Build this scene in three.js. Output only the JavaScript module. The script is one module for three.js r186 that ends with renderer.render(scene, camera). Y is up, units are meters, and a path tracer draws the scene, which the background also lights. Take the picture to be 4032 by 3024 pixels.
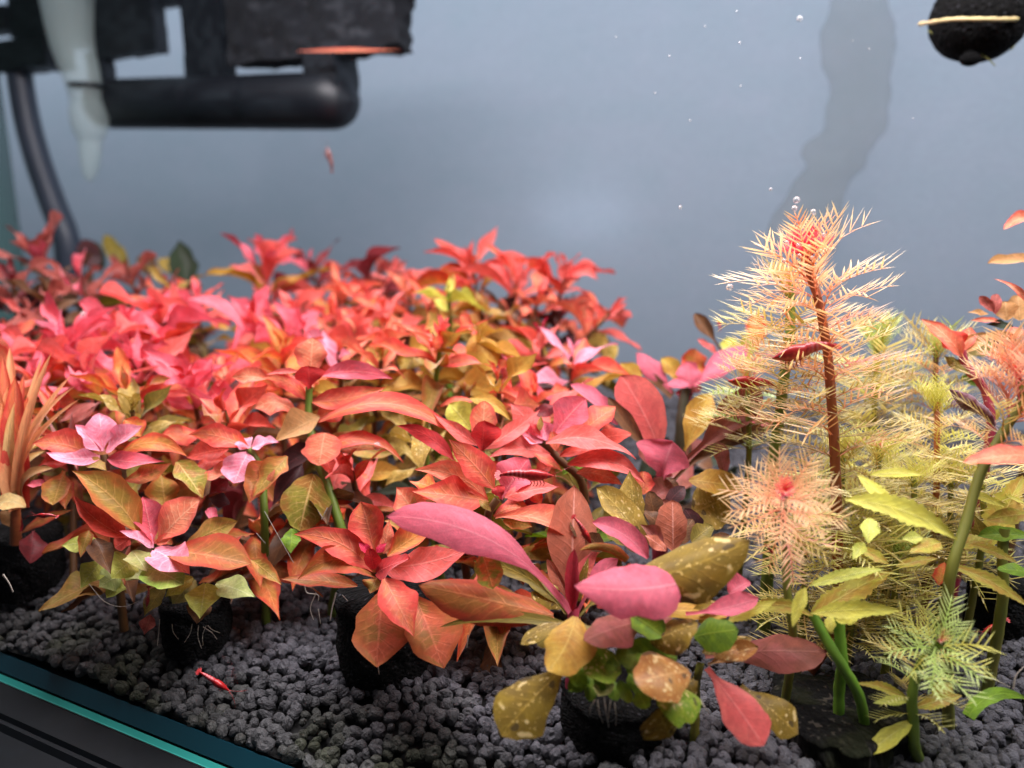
import * as THREE from 'three';
import { mergeGeometries, toCreasedNormals } from 'three/addons/utils/BufferGeometryUtils.js';
import { RectAreaLightUniformsLib } from 'three/addons/lights/RectAreaLightUniformsLib.js';

// ------------------------------------------------------------------ camera, room light, lamp, exposure
const V = (x, y, z) => new THREE.Vector3(x, y, z);
const scene = new THREE.Scene();
const EYE = V(0, 0.127, 0), PITCH = -12 * Math.PI / 180, FOCAL = 3104, CX = 2016, CY = 1512;
const camera = new THREE.PerspectiveCamera(2 * Math.atan(CY / FOCAL) * 180 / Math.PI, 4 / 3, 0.01, 20);
camera.position.copy(EYE);
camera.rotation.set(PITCH, 0, 0);
camera.focus = 0.215;
camera.userData.fStop = 8.5;
scene.add(camera);
const renderer = new THREE.WebGLRenderer({ antialias: true });
renderer.setSize(1024, 768);
renderer.toneMapping = THREE.LinearToneMapping;
renderer.toneMappingExposure = 1.0;
renderer.shadowMap.enabled = true;
scene.background = new THREE.Color(0.06, 0.062, 0.07);                     // the dim room round the tank

// the tank's own axes: U along the front pane, N into the tank
const YAW = 26.5 * Math.PI / 180;
const U = V(Math.cos(YAW), 0, Math.sin(YAW)), N = V(Math.sin(YAW), 0, -Math.cos(YAW));
const FRONT = 0.130, BACK = 0.50, WALL = 0.60;                                          // distance of the panes from the eye, along N
const tk = (u, y, n) => V(U.x * u + N.x * n, y, U.z * u + N.z * n);        // a point in tank axes
const tankTurn = -YAW;

const CP = Math.cos(PITCH), SP = Math.sin(PITCH);
const ray = (sx, sy) => { const x = (sx - CX) / FOCAL, y = (CY - sy) / FOCAL; return V(x, y * CP + SP, y * SP - CP); };
const P = (sx, sy, d) => ray(sx, sy).multiplyScalar(d).add(EYE);            // a point of the photograph at that depth
const groundDepth = (sx, sy, y = 0) => (y - EYE.y) / ray(sx, sy).y;
const onPlane = (sx, sy, n) => { const r = ray(sx, sy); return P(sx, sy, n / (r.x * N.x + r.z * N.z)); };
RectAreaLightUniformsLib.init();
const LAMP_Y = 0.40, LAMP_W = 0.7, LAMP_D = 0.12, LAMP_AT = tk(-0.08, LAMP_Y, 0.225);
const lamp = new THREE.RectAreaLight(new THREE.Color(1.0, 0.95, 0.98), 25, LAMP_W, LAMP_D);
lamp.position.copy(LAMP_AT).add(V(0, -0.004, 0));
lamp.lookAt(lamp.position.clone().add(V(0, -1, 0)));
lamp.rotation.set(-Math.PI / 2, 0, -YAW, 'XYZ');
lamp.name = 'lamp_glow';
scene.add(lamp);
// unseen backlight added behind the back film to brighten it evenly
const BACK_AT = tk(-0.3, 0.62, WALL + 0.35), backLight = new THREE.RectAreaLight(new THREE.Color(0.82, 0.92, 1.0), 5.6, 2.4, 0.6);
backLight.position.copy(BACK_AT); backLight.lookAt(BACK_AT.clone().sub(N)); backLight.name = 'added_backlight'; scene.add(backLight);
const SPOT_AT = onPlane(2350, 850, WALL + 0.03), patchLight = new THREE.RectAreaLight(new THREE.Color(0.8, 0.88, 1.0), 1.3, 0.075, 0.028);   // unseen light added close behind the film to imitate a bright reflected patch
patchLight.position.copy(SPOT_AT); patchLight.lookAt(SPOT_AT.clone().sub(N)); patchLight.name = 'added_patch_light'; scene.add(patchLight);

// ------------------------------------------------------------------ helpers
let seed = 7;
const rnd = () => { seed = (seed + 0x6d2b79f5) | 0; let t = Math.imul(seed ^ (seed >>> 15), 1 | seed); t = (t + Math.imul(t ^ (t >>> 7), 61 | t)) ^ t; return ((t ^ (t >>> 14)) >>> 0) / 4294967296; };
const rr = (a, b) => a + (b - a) * rnd();
const reseed = (n) => { seed = n; };
const clamp = (x, a = 0, b = 1) => Math.min(b, Math.max(a, x));
const sstep = (a, b, x) => { const t = clamp((x - a) / (b - a)); return t * t * (3 - 2 * t); };
const hash = (x, y, s) => { let h = Math.imul(x, 374761393) ^ Math.imul(y, 668265263) ^ Math.imul(s, 2246822519); h = Math.imul(h ^ (h >>> 13), 1274126177); return ((h ^ (h >>> 16)) >>> 0) / 4294967296; };
function noise(x, y, s = 0) {
  const ix = Math.floor(x), iy = Math.floor(y), fx = x - ix, fy = y - iy, u = fx * fx * (3 - 2 * fx), v = fy * fy * (3 - 2 * fy);
  const a = hash(ix, iy, s), b = hash(ix + 1, iy, s), c = hash(ix, iy + 1, s), d = hash(ix + 1, iy + 1, s);
  return (a + (b - a) * u) * (1 - v) + (c + (d - c) * u) * v;
}
const fbm = (x, y, s = 0, o = 4) => { let r = 0, a = 0.5; for (let i = 0; i < o; i++, a *= 0.5, x *= 2.03, y *= 2.03) r += a * noise(x, y, s + i * 17); return r / (1 - Math.pow(0.5, o)); };

const canopyDepth = (sx, sy) => clamp((EYE.y - 0.02) / (0.16 - ray(sx, sy).y), 0.17, 0.6);
const tile = (ox, oy, f = 2.212) => (x, y) => [ox + x / f, oy + y / f];
const tA = tile(0, 1600), tB = tile(1000, 1350), tC = tile(1000, 1900), tD = tile(1900, 1400), tE = tile(0, 950), tF = tile(900, 900), tG = tile(1600, 900), tH = tile(1900, 2050);
const tI = tile(2750, 780), tJ = tile(3332, 1000, 2.37), tK = tile(3232, 1600, 2.074), tL = tile(2300, 1200, 1.843), tM = tile(2900, 2200, 1.954), tQ = tile(2000, 2300, 1.7015);
const tT = tile(0, 0, 1.301), tR = tile(2400, 0, 1.3554), tW = tile(0, 0, 0.5486), tV = tile(0, 2200, 1.6385), tS = (x, y) => [x, y];

const taken = {};
function numbered(name) { const n = (taken[name] = (taken[name] ?? -1) + 1); return n ? name + '_' + String(n).padStart(3, '0') : name; }
function thing(name, label, category, at, group) {
  const o = new THREE.Group(); o.name = numbered(name); o.position.copy(at); scene.add(o);
  o.userData = { label, category }; if (group) o.userData.group = group;
  return o;
}
function part(name, geo, mat, parent, label) {
  const m = new THREE.Mesh(geo, mat); m.name = name; m.castShadow = m.receiveShadow = true; parent.add(m);
  if (label) m.userData.label = label;
  return m;
}
function solo(name, geo, mat, at, data) {
  const m = part(numbered(name), geo, mat, scene); m.position.copy(at); Object.assign(m.userData, data); return m;
}
function tex(w, h, f, srgb = true, wrap = true) {
  const d = new Uint8Array(w * h * 4);
  for (let y = 0; y < h; y++) for (let x = 0; x < w; x++) { const c = f((x + 0.5) / w, (y + 0.5) / h), i = (y * w + x) * 4; for (let k = 0; k < 3; k++) d[i + k] = clamp(c[k]) * 255; d[i + 3] = 255; }
  const t = new THREE.DataTexture(d, w, h); t.magFilter = THREE.LinearFilter; t.minFilter = THREE.LinearMipmapLinearFilter; t.generateMipmaps = true;
  if (wrap) t.wrapS = t.wrapT = THREE.RepeatWrapping;
  if (srgb) t.colorSpace = THREE.SRGBColorSpace;
  t.needsUpdate = true; return t;
}
const hex = (h) => [(h >> 16 & 255) / 255, (h >> 8 & 255) / 255, (h & 255) / 255];
const mix3 = (a, b, t) => [a[0] + (b[0] - a[0]) * t, a[1] + (b[1] - a[1]) * t, a[2] + (b[2] - a[2]) * t];
const grey = (v) => [v, v, v];

// ------------------------------------------------------------------ leaf materials: pigment, veins, mottling
function leafTexture(a, b, vein, s, o) {
  const A = hex(a), B = hex(b), C = hex(vein);
  return tex(128, 256, (u, v) => {
    const x = (u - 0.5) * 2, ax = Math.abs(x), sd = x > 0 ? 3 : 9;
    let c = mix3(A, B, clamp(sstep(0.34, 0.66, fbm(u * 3.1, v * 5, s)) * 0.95 + (o.tip ?? 0) * v * v + (o.edge ?? 0) * ax * ax * ax));
    const wob = (noise(v * 9, ax * 2 + sd, s + 5) - 0.5) * 0.55;
    const w = (v * (o.pairs ?? 9) - ax * 1.6 + wob), f = Math.abs(w - Math.round(w));
    const side = (1 - sstep(0.02, 0.13, f)) * (1 - ax * 0.65) * (o.side ?? 0.5) * (0.35 + 0.9 * noise(u * 5, v * 6, s + 50));
    const mid = (1 - sstep(0.012, 0.075, ax)) * (o.mid ?? 0.5);
    const net = (1 - sstep(0.0, 0.09, Math.abs(noise(u * 13, v * 20, s + 31) - 0.5))) * 0.22 * (o.side ?? 0.5) * 2;
    c = mix3(c, C, clamp(Math.max(side, mid) + net * (1 - ax * 0.3)));
    const g = 1 + (hash(Math.floor(u * 128), Math.floor(v * 256), s) - 0.5) * (o.grain ?? 0.07) + (fbm(u * 9, v * 18, s + 3) - 0.5) * 0.22;
    if (o.rim) c = mix3(c, hex(o.rim), clamp(sstep(0.35, 1.0, ax + (fbm(u * 5, v * 7, s + 12) - 0.5) * 0.9) * 0.8));
    c = c.map((q) => q * g);
    if (o.spots) { const q = noise(u * 9, v * 15, s + 77), q2 = noise(u * 23, v * 40, s + 78); if (q > 0.8) c = mix3(c, [0.93, 0.83, 0.6], sstep(0.8, 0.9, q) * 0.85); if (q2 > 0.84) c = mix3(c, [0.9, 0.78, 0.5], 0.6); if (noise(u * 5, v * 7, s + 90) > 0.83) c = mix3(c, [0.2, 0.15, 0.08], 0.55); }
    return c;
  }, true, false);
}
const bumpLeaf = tex(128, 256, (u, v) => {
  const x = (u - 0.5) * 2, ax = Math.abs(x), w = v * 9 - ax * 1.6 + (noise(v * 9, ax * 2 + (x > 0 ? 3 : 9), 5) - 0.5) * 0.5, f = Math.abs(w - Math.round(w));
  return grey(0.5 + 0.28 * (fbm(u * 6, v * 11, 4) - 0.5) - (1 - sstep(0, 0.16, f)) * 0.22 * (1 - ax * 0.5) - (1 - sstep(0, 0.09, ax)) * 0.3);
}, false, false);
const PAL = {};
const lighter = (h, k) => { const c = hex(h).map((q) => Math.round(255 * (q + (1 - q) * k))); return c[0] * 65536 + c[1] * 256 + c[2]; };
function pal(name, a, b, vein, o = {}) {
  if (/pink|coral|orange|red$|gold|amber|tan|lime|yellow|rust|rose|strap/.test(name) && name !== 'darkred') { a = lighter(a, name === 'red' ? 0.03 : 0.07); b = lighter(b, 0.04); vein = lighter(vein, 0.08); }
  PAL[name] = new THREE.MeshPhysicalMaterial({ map: leafTexture(a, b, vein, Object.keys(PAL).length * 13 + 3, o), roughness: o.rough ?? 0.9, transmission: o.trans ?? 0.4, thickness: 0, specularIntensity: 0.5, clearcoat: o.coat ?? 0.2, clearcoatRoughness: 0.36, bumpMap: bumpLeaf, bumpScale: o.bump ?? 0.00022, side: THREE.DoubleSide });
  PAL[name].name = name;
}
pal('pinkwhite', 0xfb9cb6, 0xf48098, 0xffe8f0, { coat: 0.4, tip: 0.3 });
pal('pink', 0xe2586c, 0xdd4a58, 0xf29a96, { side: 0.35 });
pal('coralpink', 0xe8625e, 0xe0584e, 0xf29a88, { side: 0.45 });
pal('coral', 0xe26248, 0xd8703e, 0xf29a72, { side: 0.55, rim: 0xd63a34 });
pal('coralpale', 0xe8805a, 0xde6a48, 0xf6b88c, { side: 0.6, rim: 0xe05a4c });
pal('orange', 0xdc6a2c, 0xc88030, 0xefa05c, { side: 0.55, rim: 0xd0402a });
pal('amber', 0xb9742a, 0x9c7c28, 0xdfa35a, { side: 0.55, rim: 0xb85a26 });
pal('rust', 0xba5420, 0x96601e, 0xe08a4c, { side: 0.5, rim: 0xb03820 });
pal('rustcoral', 0xc4542e, 0x986424, 0xf0805a, { side: 0.6, rim: 0xa84e1e });
pal('red', 0xb81c1e, 0xa81418, 0xc83a34, { side: 0.25 });
pal('redorange', 0xcf3a26, 0xc03020, 0xe8705a, { side: 0.4 });
pal('magenta', 0xd01c48, 0xc02040, 0xe84a7a, { side: 0.2 });
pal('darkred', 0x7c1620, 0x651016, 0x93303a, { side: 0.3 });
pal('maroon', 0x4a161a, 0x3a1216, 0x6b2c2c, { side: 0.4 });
pal('dullred', 0xb0483e, 0x8f3a30, 0xc8705a, { side: 0.4 });
pal('tan', 0xb88246, 0xc08a52, 0xd8a870, { side: 0.4 });
pal('gold', 0xbf922a, 0xb07a20, 0xd9b85a, { side: 0.45 });
pal('goldolive', 0xa8862a, 0x8f7424, 0xd0b058, { side: 0.4, spots: 0.5 });
pal('oliveorange', 0xa2702a, 0x8f7a26, 0xd29a58, { side: 0.5 });
pal('olivevein', 0x948a2c, 0xa8702c, 0xe6bf78, { side: 0.85, mid: 0.9, pairs: 8 });
pal('olive', 0x7d6a1c, 0x6f6218, 0xa9903c, { side: 0.35 });
pal('olivespot', 0x8a7018, 0x7a6014, 0xb8963a, { side: 0.3, spots: 1 });
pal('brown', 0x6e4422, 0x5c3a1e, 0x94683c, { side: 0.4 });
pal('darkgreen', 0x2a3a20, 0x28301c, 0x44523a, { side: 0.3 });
pal('lime', 0xc8cc54, 0xb4bc4c, 0xe0e094, { side: 0.45 });
pal('limepale', 0xc6d080, 0xb4c470, 0xe0e6b0, { side: 0.4 });
pal('limegreen', 0x8ab234, 0x94a23e, 0xc2cf7a, { side: 0.5 });
pal('paleolive', 0xa99f5e, 0x9a9a54, 0xcfc596, { side: 0.4 });
pal('green', 0x6c8a0c, 0x56760c, 0x9aae38, { side: 0.35, coat: 0.12 });
pal('brightgreen', 0x7aa01e, 0x6a901c, 0xaac44c, { side: 0.2 });
pal('greenspot', 0x6c8a0c, 0x7c8a10, 0x9ab038, { side: 0.3, spots: 1, coat: 0.2 });
pal('yellow', 0xd3cf4e, 0xc0b83e, 0xe6e28c, { side: 0.3 });
pal('oliveyellow', 0xa8a02c, 0xb08a30, 0xd6cc70, { side: 0.3 });
pal('rose', 0xd65a70, 0xc44c60, 0xe88a94, { side: 0.2, mid: 0.6, trans: 0.42, grain: 0.2, bump: 0.0001 });
pal('rosecoral', 0xd2564e, 0xc84a46, 0xe8807a, { side: 0.12, mid: 0.5, grain: 0.16 });
pal('rosetan', 0xbf6448, 0xb0583c, 0xeaa090, { side: 0.12, mid: 0.75, grain: 0.16 });
pal('rosebrown', 0x94443c, 0x84402f, 0xb0685a, { side: 0.12, mid: 0.4, grain: 0.16 });
pal('crimson', 0x9a1424, 0xa81c30, 0xb83040, { side: 0.1 });
pal('tanorange', 0xb0762e, 0xa86826, 0xd8a860, { side: 0.2, spots: 1, coat: 0.35 });
pal('variegated', 0xd87a40, 0x8f9c34, 0xf0b878, { side: 0.5 });
pal('strap', 0xf6ac70, 0xee9060, 0xfcd6a4, { side: 0, mid: 0.3 });
pal('strapyellow', 0xf4d488, 0xecc078, 0xfceab8, { side: 0, mid: 0.3 });

// ------------------------------------------------------------------ leaf shapes
const PROFILE = {
  lance: (t) => Math.max(0.09 * (1 - t), Math.pow(Math.sin(Math.PI * Math.pow(t, 0.82)), 1.15)),
  obov: (t) => Math.max(0.1 * (1 - t), Math.pow(Math.max(0, Math.sin(Math.PI * Math.pow(t, 1.35))), 0.95)),
  spat: (t) => Math.max(0.17 * (1 - 0.3 * t) * (t < 0.9 ? 1 : 0), t > 0.22 ? Math.pow(Math.max(0, Math.sin(Math.PI * Math.pow((t - 0.22) / 0.78, 1.35))), 0.72) : 0),
  oval: (t) => Math.max(0.1 * (1 - t), Math.pow(Math.max(0, Math.sin(Math.PI * Math.pow(t, 1.05))), 0.6)),
  heart: (t) => Math.max(0.16 * (1 - t), Math.pow(Math.max(0, Math.sin(Math.PI * Math.pow(t, 1.9))), 0.7)),
  drop: (t) => Math.max(0.02, Math.pow(Math.max(0, Math.sin(Math.PI * Math.pow(t * 0.97 + 0.03, 0.62))), 0.75)),
  strap: (t) => Math.min(1, 0.75 + t) * Math.pow(Math.max(0, 1 - t * t * t), 0.8),
  saw: (t) => Math.max(0.08 * (1 - t), Math.pow(Math.sin(Math.PI * Math.pow(t, 0.85)), 0.9)),
};
function leafGeometry(B, T, n0, width, o = {}) {
  const shape = o.shape ?? 'lance', saw = shape === 'saw', nv = o.nv ?? (saw ? 40 : 14), nu = o.nu ?? 6, f = PROFILE[shape];
  const C = B.clone().add(T).multiplyScalar(0.5); if (o.off) C.addScaledVector(o.off, 2);
  const pos = [], uv = [], idx = [], p = V(), tan = V(), side = V(), nn = V(), q = V(), ph = o.phase ?? rnd() * 6, wave = o.wave ?? 0.12, cup = o.cup ?? 0.18, tw = o.twist ?? 0;
  for (let i = 0; i <= nv; i++) {
    const t = i / nv, s = 1 - t;
    p.set(0, 0, 0).addScaledVector(B, s * s).addScaledVector(C, 2 * s * t).addScaledVector(T, t * t);
    tan.set(0, 0, 0).addScaledVector(B, -2 * s).addScaledVector(C, 2 * (s - t)).addScaledVector(T, 2 * t).normalize();
    side.crossVectors(tan, n0); if (side.lengthSq() < 1e-6) side.set(1, 0, 0); side.normalize(); nn.crossVectors(side, tan).normalize();
    if (tw) { const a = tw * t; q.copy(side); side.multiplyScalar(Math.cos(a)).addScaledVector(nn, Math.sin(a)); nn.multiplyScalar(Math.cos(a)).addScaledVector(q, -Math.sin(a)); }
    const irr = 1 + 0.06 * Math.sin(t * 11 + ph) + 0.04 * Math.sin(t * 23 + ph * 2), asy = 0.09 * Math.sin(ph * 3);
    for (let j = 0; j <= nu; j++) {
      const e = -1 + 2 * j / nu, ae = Math.abs(e);
      let w = width * 0.5 * f(t) * irr * (1 + asy * e + 0.05 * e * Math.sin(t * 15 + ph * 5)); if (saw) w *= 1 + (ae > 0.8 ? 0.34 * (1 - (t * 13 + 0.2) % 1) - 0.1 : 0);
      const lift = cup * w * (ae * ae) + wave * width * 0.5 * f(t) * ae * Math.sin(t * (o.freq ?? 7) + ph + (e > 0 ? 1.7 : 0)) - 0.03 * width * (1 - ae);
      q.copy(p).addScaledVector(side, e * w).addScaledVector(nn, lift);
      pos.push(q.x, q.y, q.z); uv.push(j / nu, t);
    }
  }
  for (let i = 0; i < nv; i++) for (let j = 0; j < nu; j++) { const a = i * (nu + 1) + j, b = a + nu + 1; idx.push(a, b, a + 1, b, b + 1, a + 1); }
  const g = new THREE.BufferGeometry();
  g.setAttribute('position', new THREE.Float32BufferAttribute(pos, 3)); g.setAttribute('uv', new THREE.Float32BufferAttribute(uv, 2)); g.setIndex(idx); g.computeVertexNormals();
  return g;
}
function tubeGeometry(points, r0, r1 = r0, seg = 12, sides = 6, bump = 0) {
  const c = new THREE.CatmullRomCurve3(points), pos = [], uv = [], idx = [], fr = c.computeFrenetFrames(seg, false), p = V();
  for (let i = 0; i <= seg; i++) {
    const t = i / seg, r = (r0 + (r1 - r0) * t) * (1 + bump * Math.sin(i * 2.1)); c.getPointAt(t, p);
    for (let j = 0; j <= sides; j++) { const a = j / sides * 2 * Math.PI, x = Math.cos(a) * r, y = Math.sin(a) * r, n = fr.normals[i], b = fr.binormals[i]; pos.push(p.x + n.x * x + b.x * y, p.y + n.y * x + b.y * y, p.z + n.z * x + b.z * y); uv.push(j / sides, t); }
  }
  for (let i = 0; i < seg; i++) for (let j = 0; j < sides; j++) { const a = i * (sides + 1) + j, b = a + sides + 1; idx.push(a, a + 1, b, b, a + 1, b + 1); }
  const g = new THREE.BufferGeometry();
  g.setAttribute('position', new THREE.Float32BufferAttribute(pos, 3)); g.setAttribute('uv', new THREE.Float32BufferAttribute(uv, 2)); g.setIndex(idx); g.computeVertexNormals();
  return g;
}
const stemTex = (a, b) => tex(32, 128, (u, v) => mix3(hex(a), hex(b), fbm(u * 4, v * 9, 61)));
const stemMat = (a, b) => new THREE.MeshPhysicalMaterial({ map: stemTex(a, b), roughness: 0.6, clearcoat: 0.2, clearcoatRoughness: 0.4 });
const STEM = { brown: stemMat(0x6a4a22, 0x54361c), green: stemMat(0x55701e, 0x6c7c22), red: stemMat(0x9c5a2a, 0x8a4222), bright: stemMat(0x4c7a16, 0x78a030), rose: stemMat(0x8e2236, 0xa03048), olive: stemMat(0x7c7424, 0x5f6a1e), dark: stemMat(0x2c3018, 0x3a2a18) };
const rootMat = new THREE.MeshPhysicalMaterial({ color: new THREE.Color(0.36, 0.31, 0.26), roughness: 0.6, transmission: 0.2 });

// ------------------------------------------------------------------ plants traced leaf by leaf
const UP = V(0, 1, 0);
class Plant {
  constructor(name, label, category, tileAt, x, y, d, o = {}) {
    const [sx, sy] = tileAt(x, y);
    this.d = d; this.crown = P(sx, sy, d); this.base = V(this.crown.x + (o.lean?.[0] ?? 0), 0, this.crown.z + (o.lean?.[1] ?? 0));
    this.g = thing(name, label, category, this.base, o.group);
  }
  at(t, x, y, dz = 0) { const s = t(x, y); return P(s[0], s[1], this.d - dz).sub(this.base); }
  // a leaf from base pixel to tip pixel; k: how far it comes towards the lens per unit of its length in the picture
  leaf(t, m, bx, by, tx, ty, w, o = {}) {
    const s0 = t(0, 0), s1 = t(1, 0), f = 1 / (s1[0] - s0[0]), px = this.d / FOCAL / f;
    const len = Math.hypot(tx - bx, ty - by), k = o.k ?? clamp((ty - by) / len) * 0.75 - clamp((by - ty) / len) * 0.25, z = o.z ?? 0;
    const B = this.at(t, bx, by, z), T = this.at(t, tx, ty, z + k * len * px), dir = T.clone().sub(B), L = dir.length();
    const eye = EYE.clone().sub(this.base).sub(B).normalize(), fc = o.face ?? (m === 'pinkwhite' ? 0.4 : 0.58);
    const n0 = UP.clone().multiplyScalar(1 - fc).addScaledVector(eye, fc).normalize(); if (o.roll) n0.applyAxisAngle(dir.clone().normalize(), o.roll * Math.PI / 180);
    const nn = n0.clone().addScaledVector(dir, -n0.dot(dir) / (L * L)).normalize(), off = nn.clone().multiplyScalar(L * (o.arch ?? 0.06));
    if (o.bend) { const side = eye.clone().cross(dir).normalize(); if (side.y < 0) side.negate(); off.addScaledVector(side, L * o.bend); }
    const shape = o.shape ?? 'lance';
    return part(o.name ?? 'leaf', leafGeometry(B, T, n0, w * px * ((o.wk ?? 1.15) * (m === 'pinkwhite' ? 1.4 : /^lime|paleolive/.test(m) ? 1.25 : 1)), { shape, off, cup: o.cup ?? rr(-0.1, 0.5), wave: (o.wave ?? rr(0.12, 0.32)) * (/strap|oval|spat|drop/.test(o.shape) ? 0.8 : 1.25), freq: rr(5, 10), twist: o.twist ?? rr(-0.55, 0.55), nv: o.nv }), PAL[m], this.g, o.label);
  }
  stem(t, pts, r, m = 'brown', r1 = r * 0.8) {
    const p = pts.map((q) => this.at(t, q[0], q[1], q[2] ?? 0)); const last = p[p.length - 1];
    if (last.y > 0.004 && !this.onPlug) p.push(V(last.x * 0.5, 0.0, last.z * 0.5)); p.reverse();
    return part('stem', tubeGeometry(p, r, r1, 24, 8, 0.05), STEM[m], this.g);
  }
  root(t, pts, r = 0.00026) { r *= 0.62; return part('root', tubeGeometry(pts.map((q) => this.at(t, q[0], q[1], q[2] ?? 0.004)), r, r * 0.6, 10, 5), rootMat, this.g); }
  low(n0, L, pals, y0, y1, o = {}) { const n = n0 * 2 + 4; for (let i = 0; i < n; i++) place(this, rr(0, 6.28), rr(-40, 35), L * rr(0.75, 1.15), pals[Math.floor(rnd() * pals.length)], V(0, 0, 0).lerp(this.crown.clone().sub(this.base), 0).setY(rr(y0, y1)), o.wr ?? 0.34); }
}
// shared leaf variants for plants grown by rule
reseed(101);
const VARIANTS = [];
for (let i = 0; i < 12; i++) {
  const arch = rr(0.05, 0.26);
  VARIANTS.push(leafGeometry(V(0, 0, 0), V(rr(-0.1, 0.1), -arch * 0.6, 1), V(0, 1, 0), 1, { shape: i % 4 === 3 ? 'obov' : 'lance', off: V(rr(-0.07, 0.07), arch, 0), cup: rr(-0.1, 0.5), wave: rr(0.12, 0.36), freq: rr(5, 11), twist: rr(-0.5, 0.5), nv: 12, nu: 4 }));
}
// non-uniform width through scale x: geometry is one long and one wide
const qm = new THREE.Matrix4();
function place(plant, az, elev, L, m, at, wr = 0.3, axis) {
  const e = elev * Math.PI / 180, dir = V(Math.cos(az) * Math.cos(e), Math.sin(e), Math.sin(az) * Math.cos(e)); let up = V(-Math.cos(az) * Math.sin(e), Math.cos(e), -Math.sin(az) * Math.sin(e));
  if (axis) { dir.applyQuaternion(axis); up.applyQuaternion(axis); }
  const x = up.clone().cross(dir).normalize(), o = part('leaf', VARIANTS[Math.floor(rnd() * VARIANTS.length)], PAL[m], plant.g);
  qm.makeBasis(x, up, dir); o.quaternion.setFromRotationMatrix(qm); o.position.copy(at); o.scale.set(L * wr, L * rr(0.5, 1), L); return o;
}
const RED_GROUP = undefined;
function bush(label, t, x, y, o = {}) {
  const s = t(x, y), d = o.d ?? canopyDepth(s[0], s[1]); reseed(Math.round(x * 7 + y * 13 + 5));
  const p = new Plant(o.name ?? 'red_stem_plant', label, 'aquatic plant', t, x, y, d, { lean: [rr(-0.008, 0.008), rr(-0.004, 0.01)] });
  const top = p.crown.clone().sub(p.base), L = (o.L ?? 0.027) * (o.per === 5 ? 1 : d > 0.4 ? 0.96 : 0.84), n = (o.n ?? 5) + (o.per === 5 ? 0 : 2), gap = o.gap ?? 0.0047, pals = o.pals ?? ['coral'], low = o.low ?? ['orange', 'rust', 'oliveorange', 'olive', 'amber'], wr = (o.wr ?? 0.32) * (o.per === 5 ? 0.8 : 0.67);
  const axis = new THREE.Quaternion().setFromUnitVectors(UP, V(o.tilt?.[0] ?? rr(-0.2, 0.2), 1, o.tilt?.[1] ?? rr(0.08, 0.42)).normalize());
  const down = V(0, -1, 0).applyQuaternion(axis), mid = top.clone().addScaledVector(down, gap * n * 0.8);
  part('stem', tubeGeometry([V(0, 0, 0), V(mid.x * 0.6, Math.max(0.004, mid.y * 0.55), mid.z * 0.6), mid, top], 0.0014, 0.0009, 14, 7), STEM[o.stem ?? 'brown'], p.g);
  const el = o.elev ?? [66, 36, 18, 6, -4, -14, -24, -32], ln = [0.4, 0.82, 1.05, 1.1, 1, 0.95, 0.9, 0.85], a0 = o.a0 ?? rr(0, 3.1);
  for (let k = 0; k < n; k++) {
    const c = top.clone().addScaledVector(down, Math.min(gap * (k * 0.9 + k * k * 0.12), top.y * 0.85)), m = k === 0 ? (o.young ?? pals[0]) : k < (o.split ?? 3) ? pals : low, cnt = o.per ?? (k === 0 ? 2 : 3);
    for (let i = 0; i < cnt; i++) {
      const az = a0 + k * 1.05 + i * 2 * Math.PI / cnt + rr(-0.22, 0.22), mm = typeof m === 'string' ? m : m[Math.floor(rnd() * m.length)];
      place(p, az, el[Math.min(k, el.length - 1)] + rr(-12, 12), L * ln[Math.min(k, 7)] * rr(0.82, 1.15), mm, c, wr * rr(0.85, 1.2), axis);
    }
  }
  return p;
}

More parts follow.
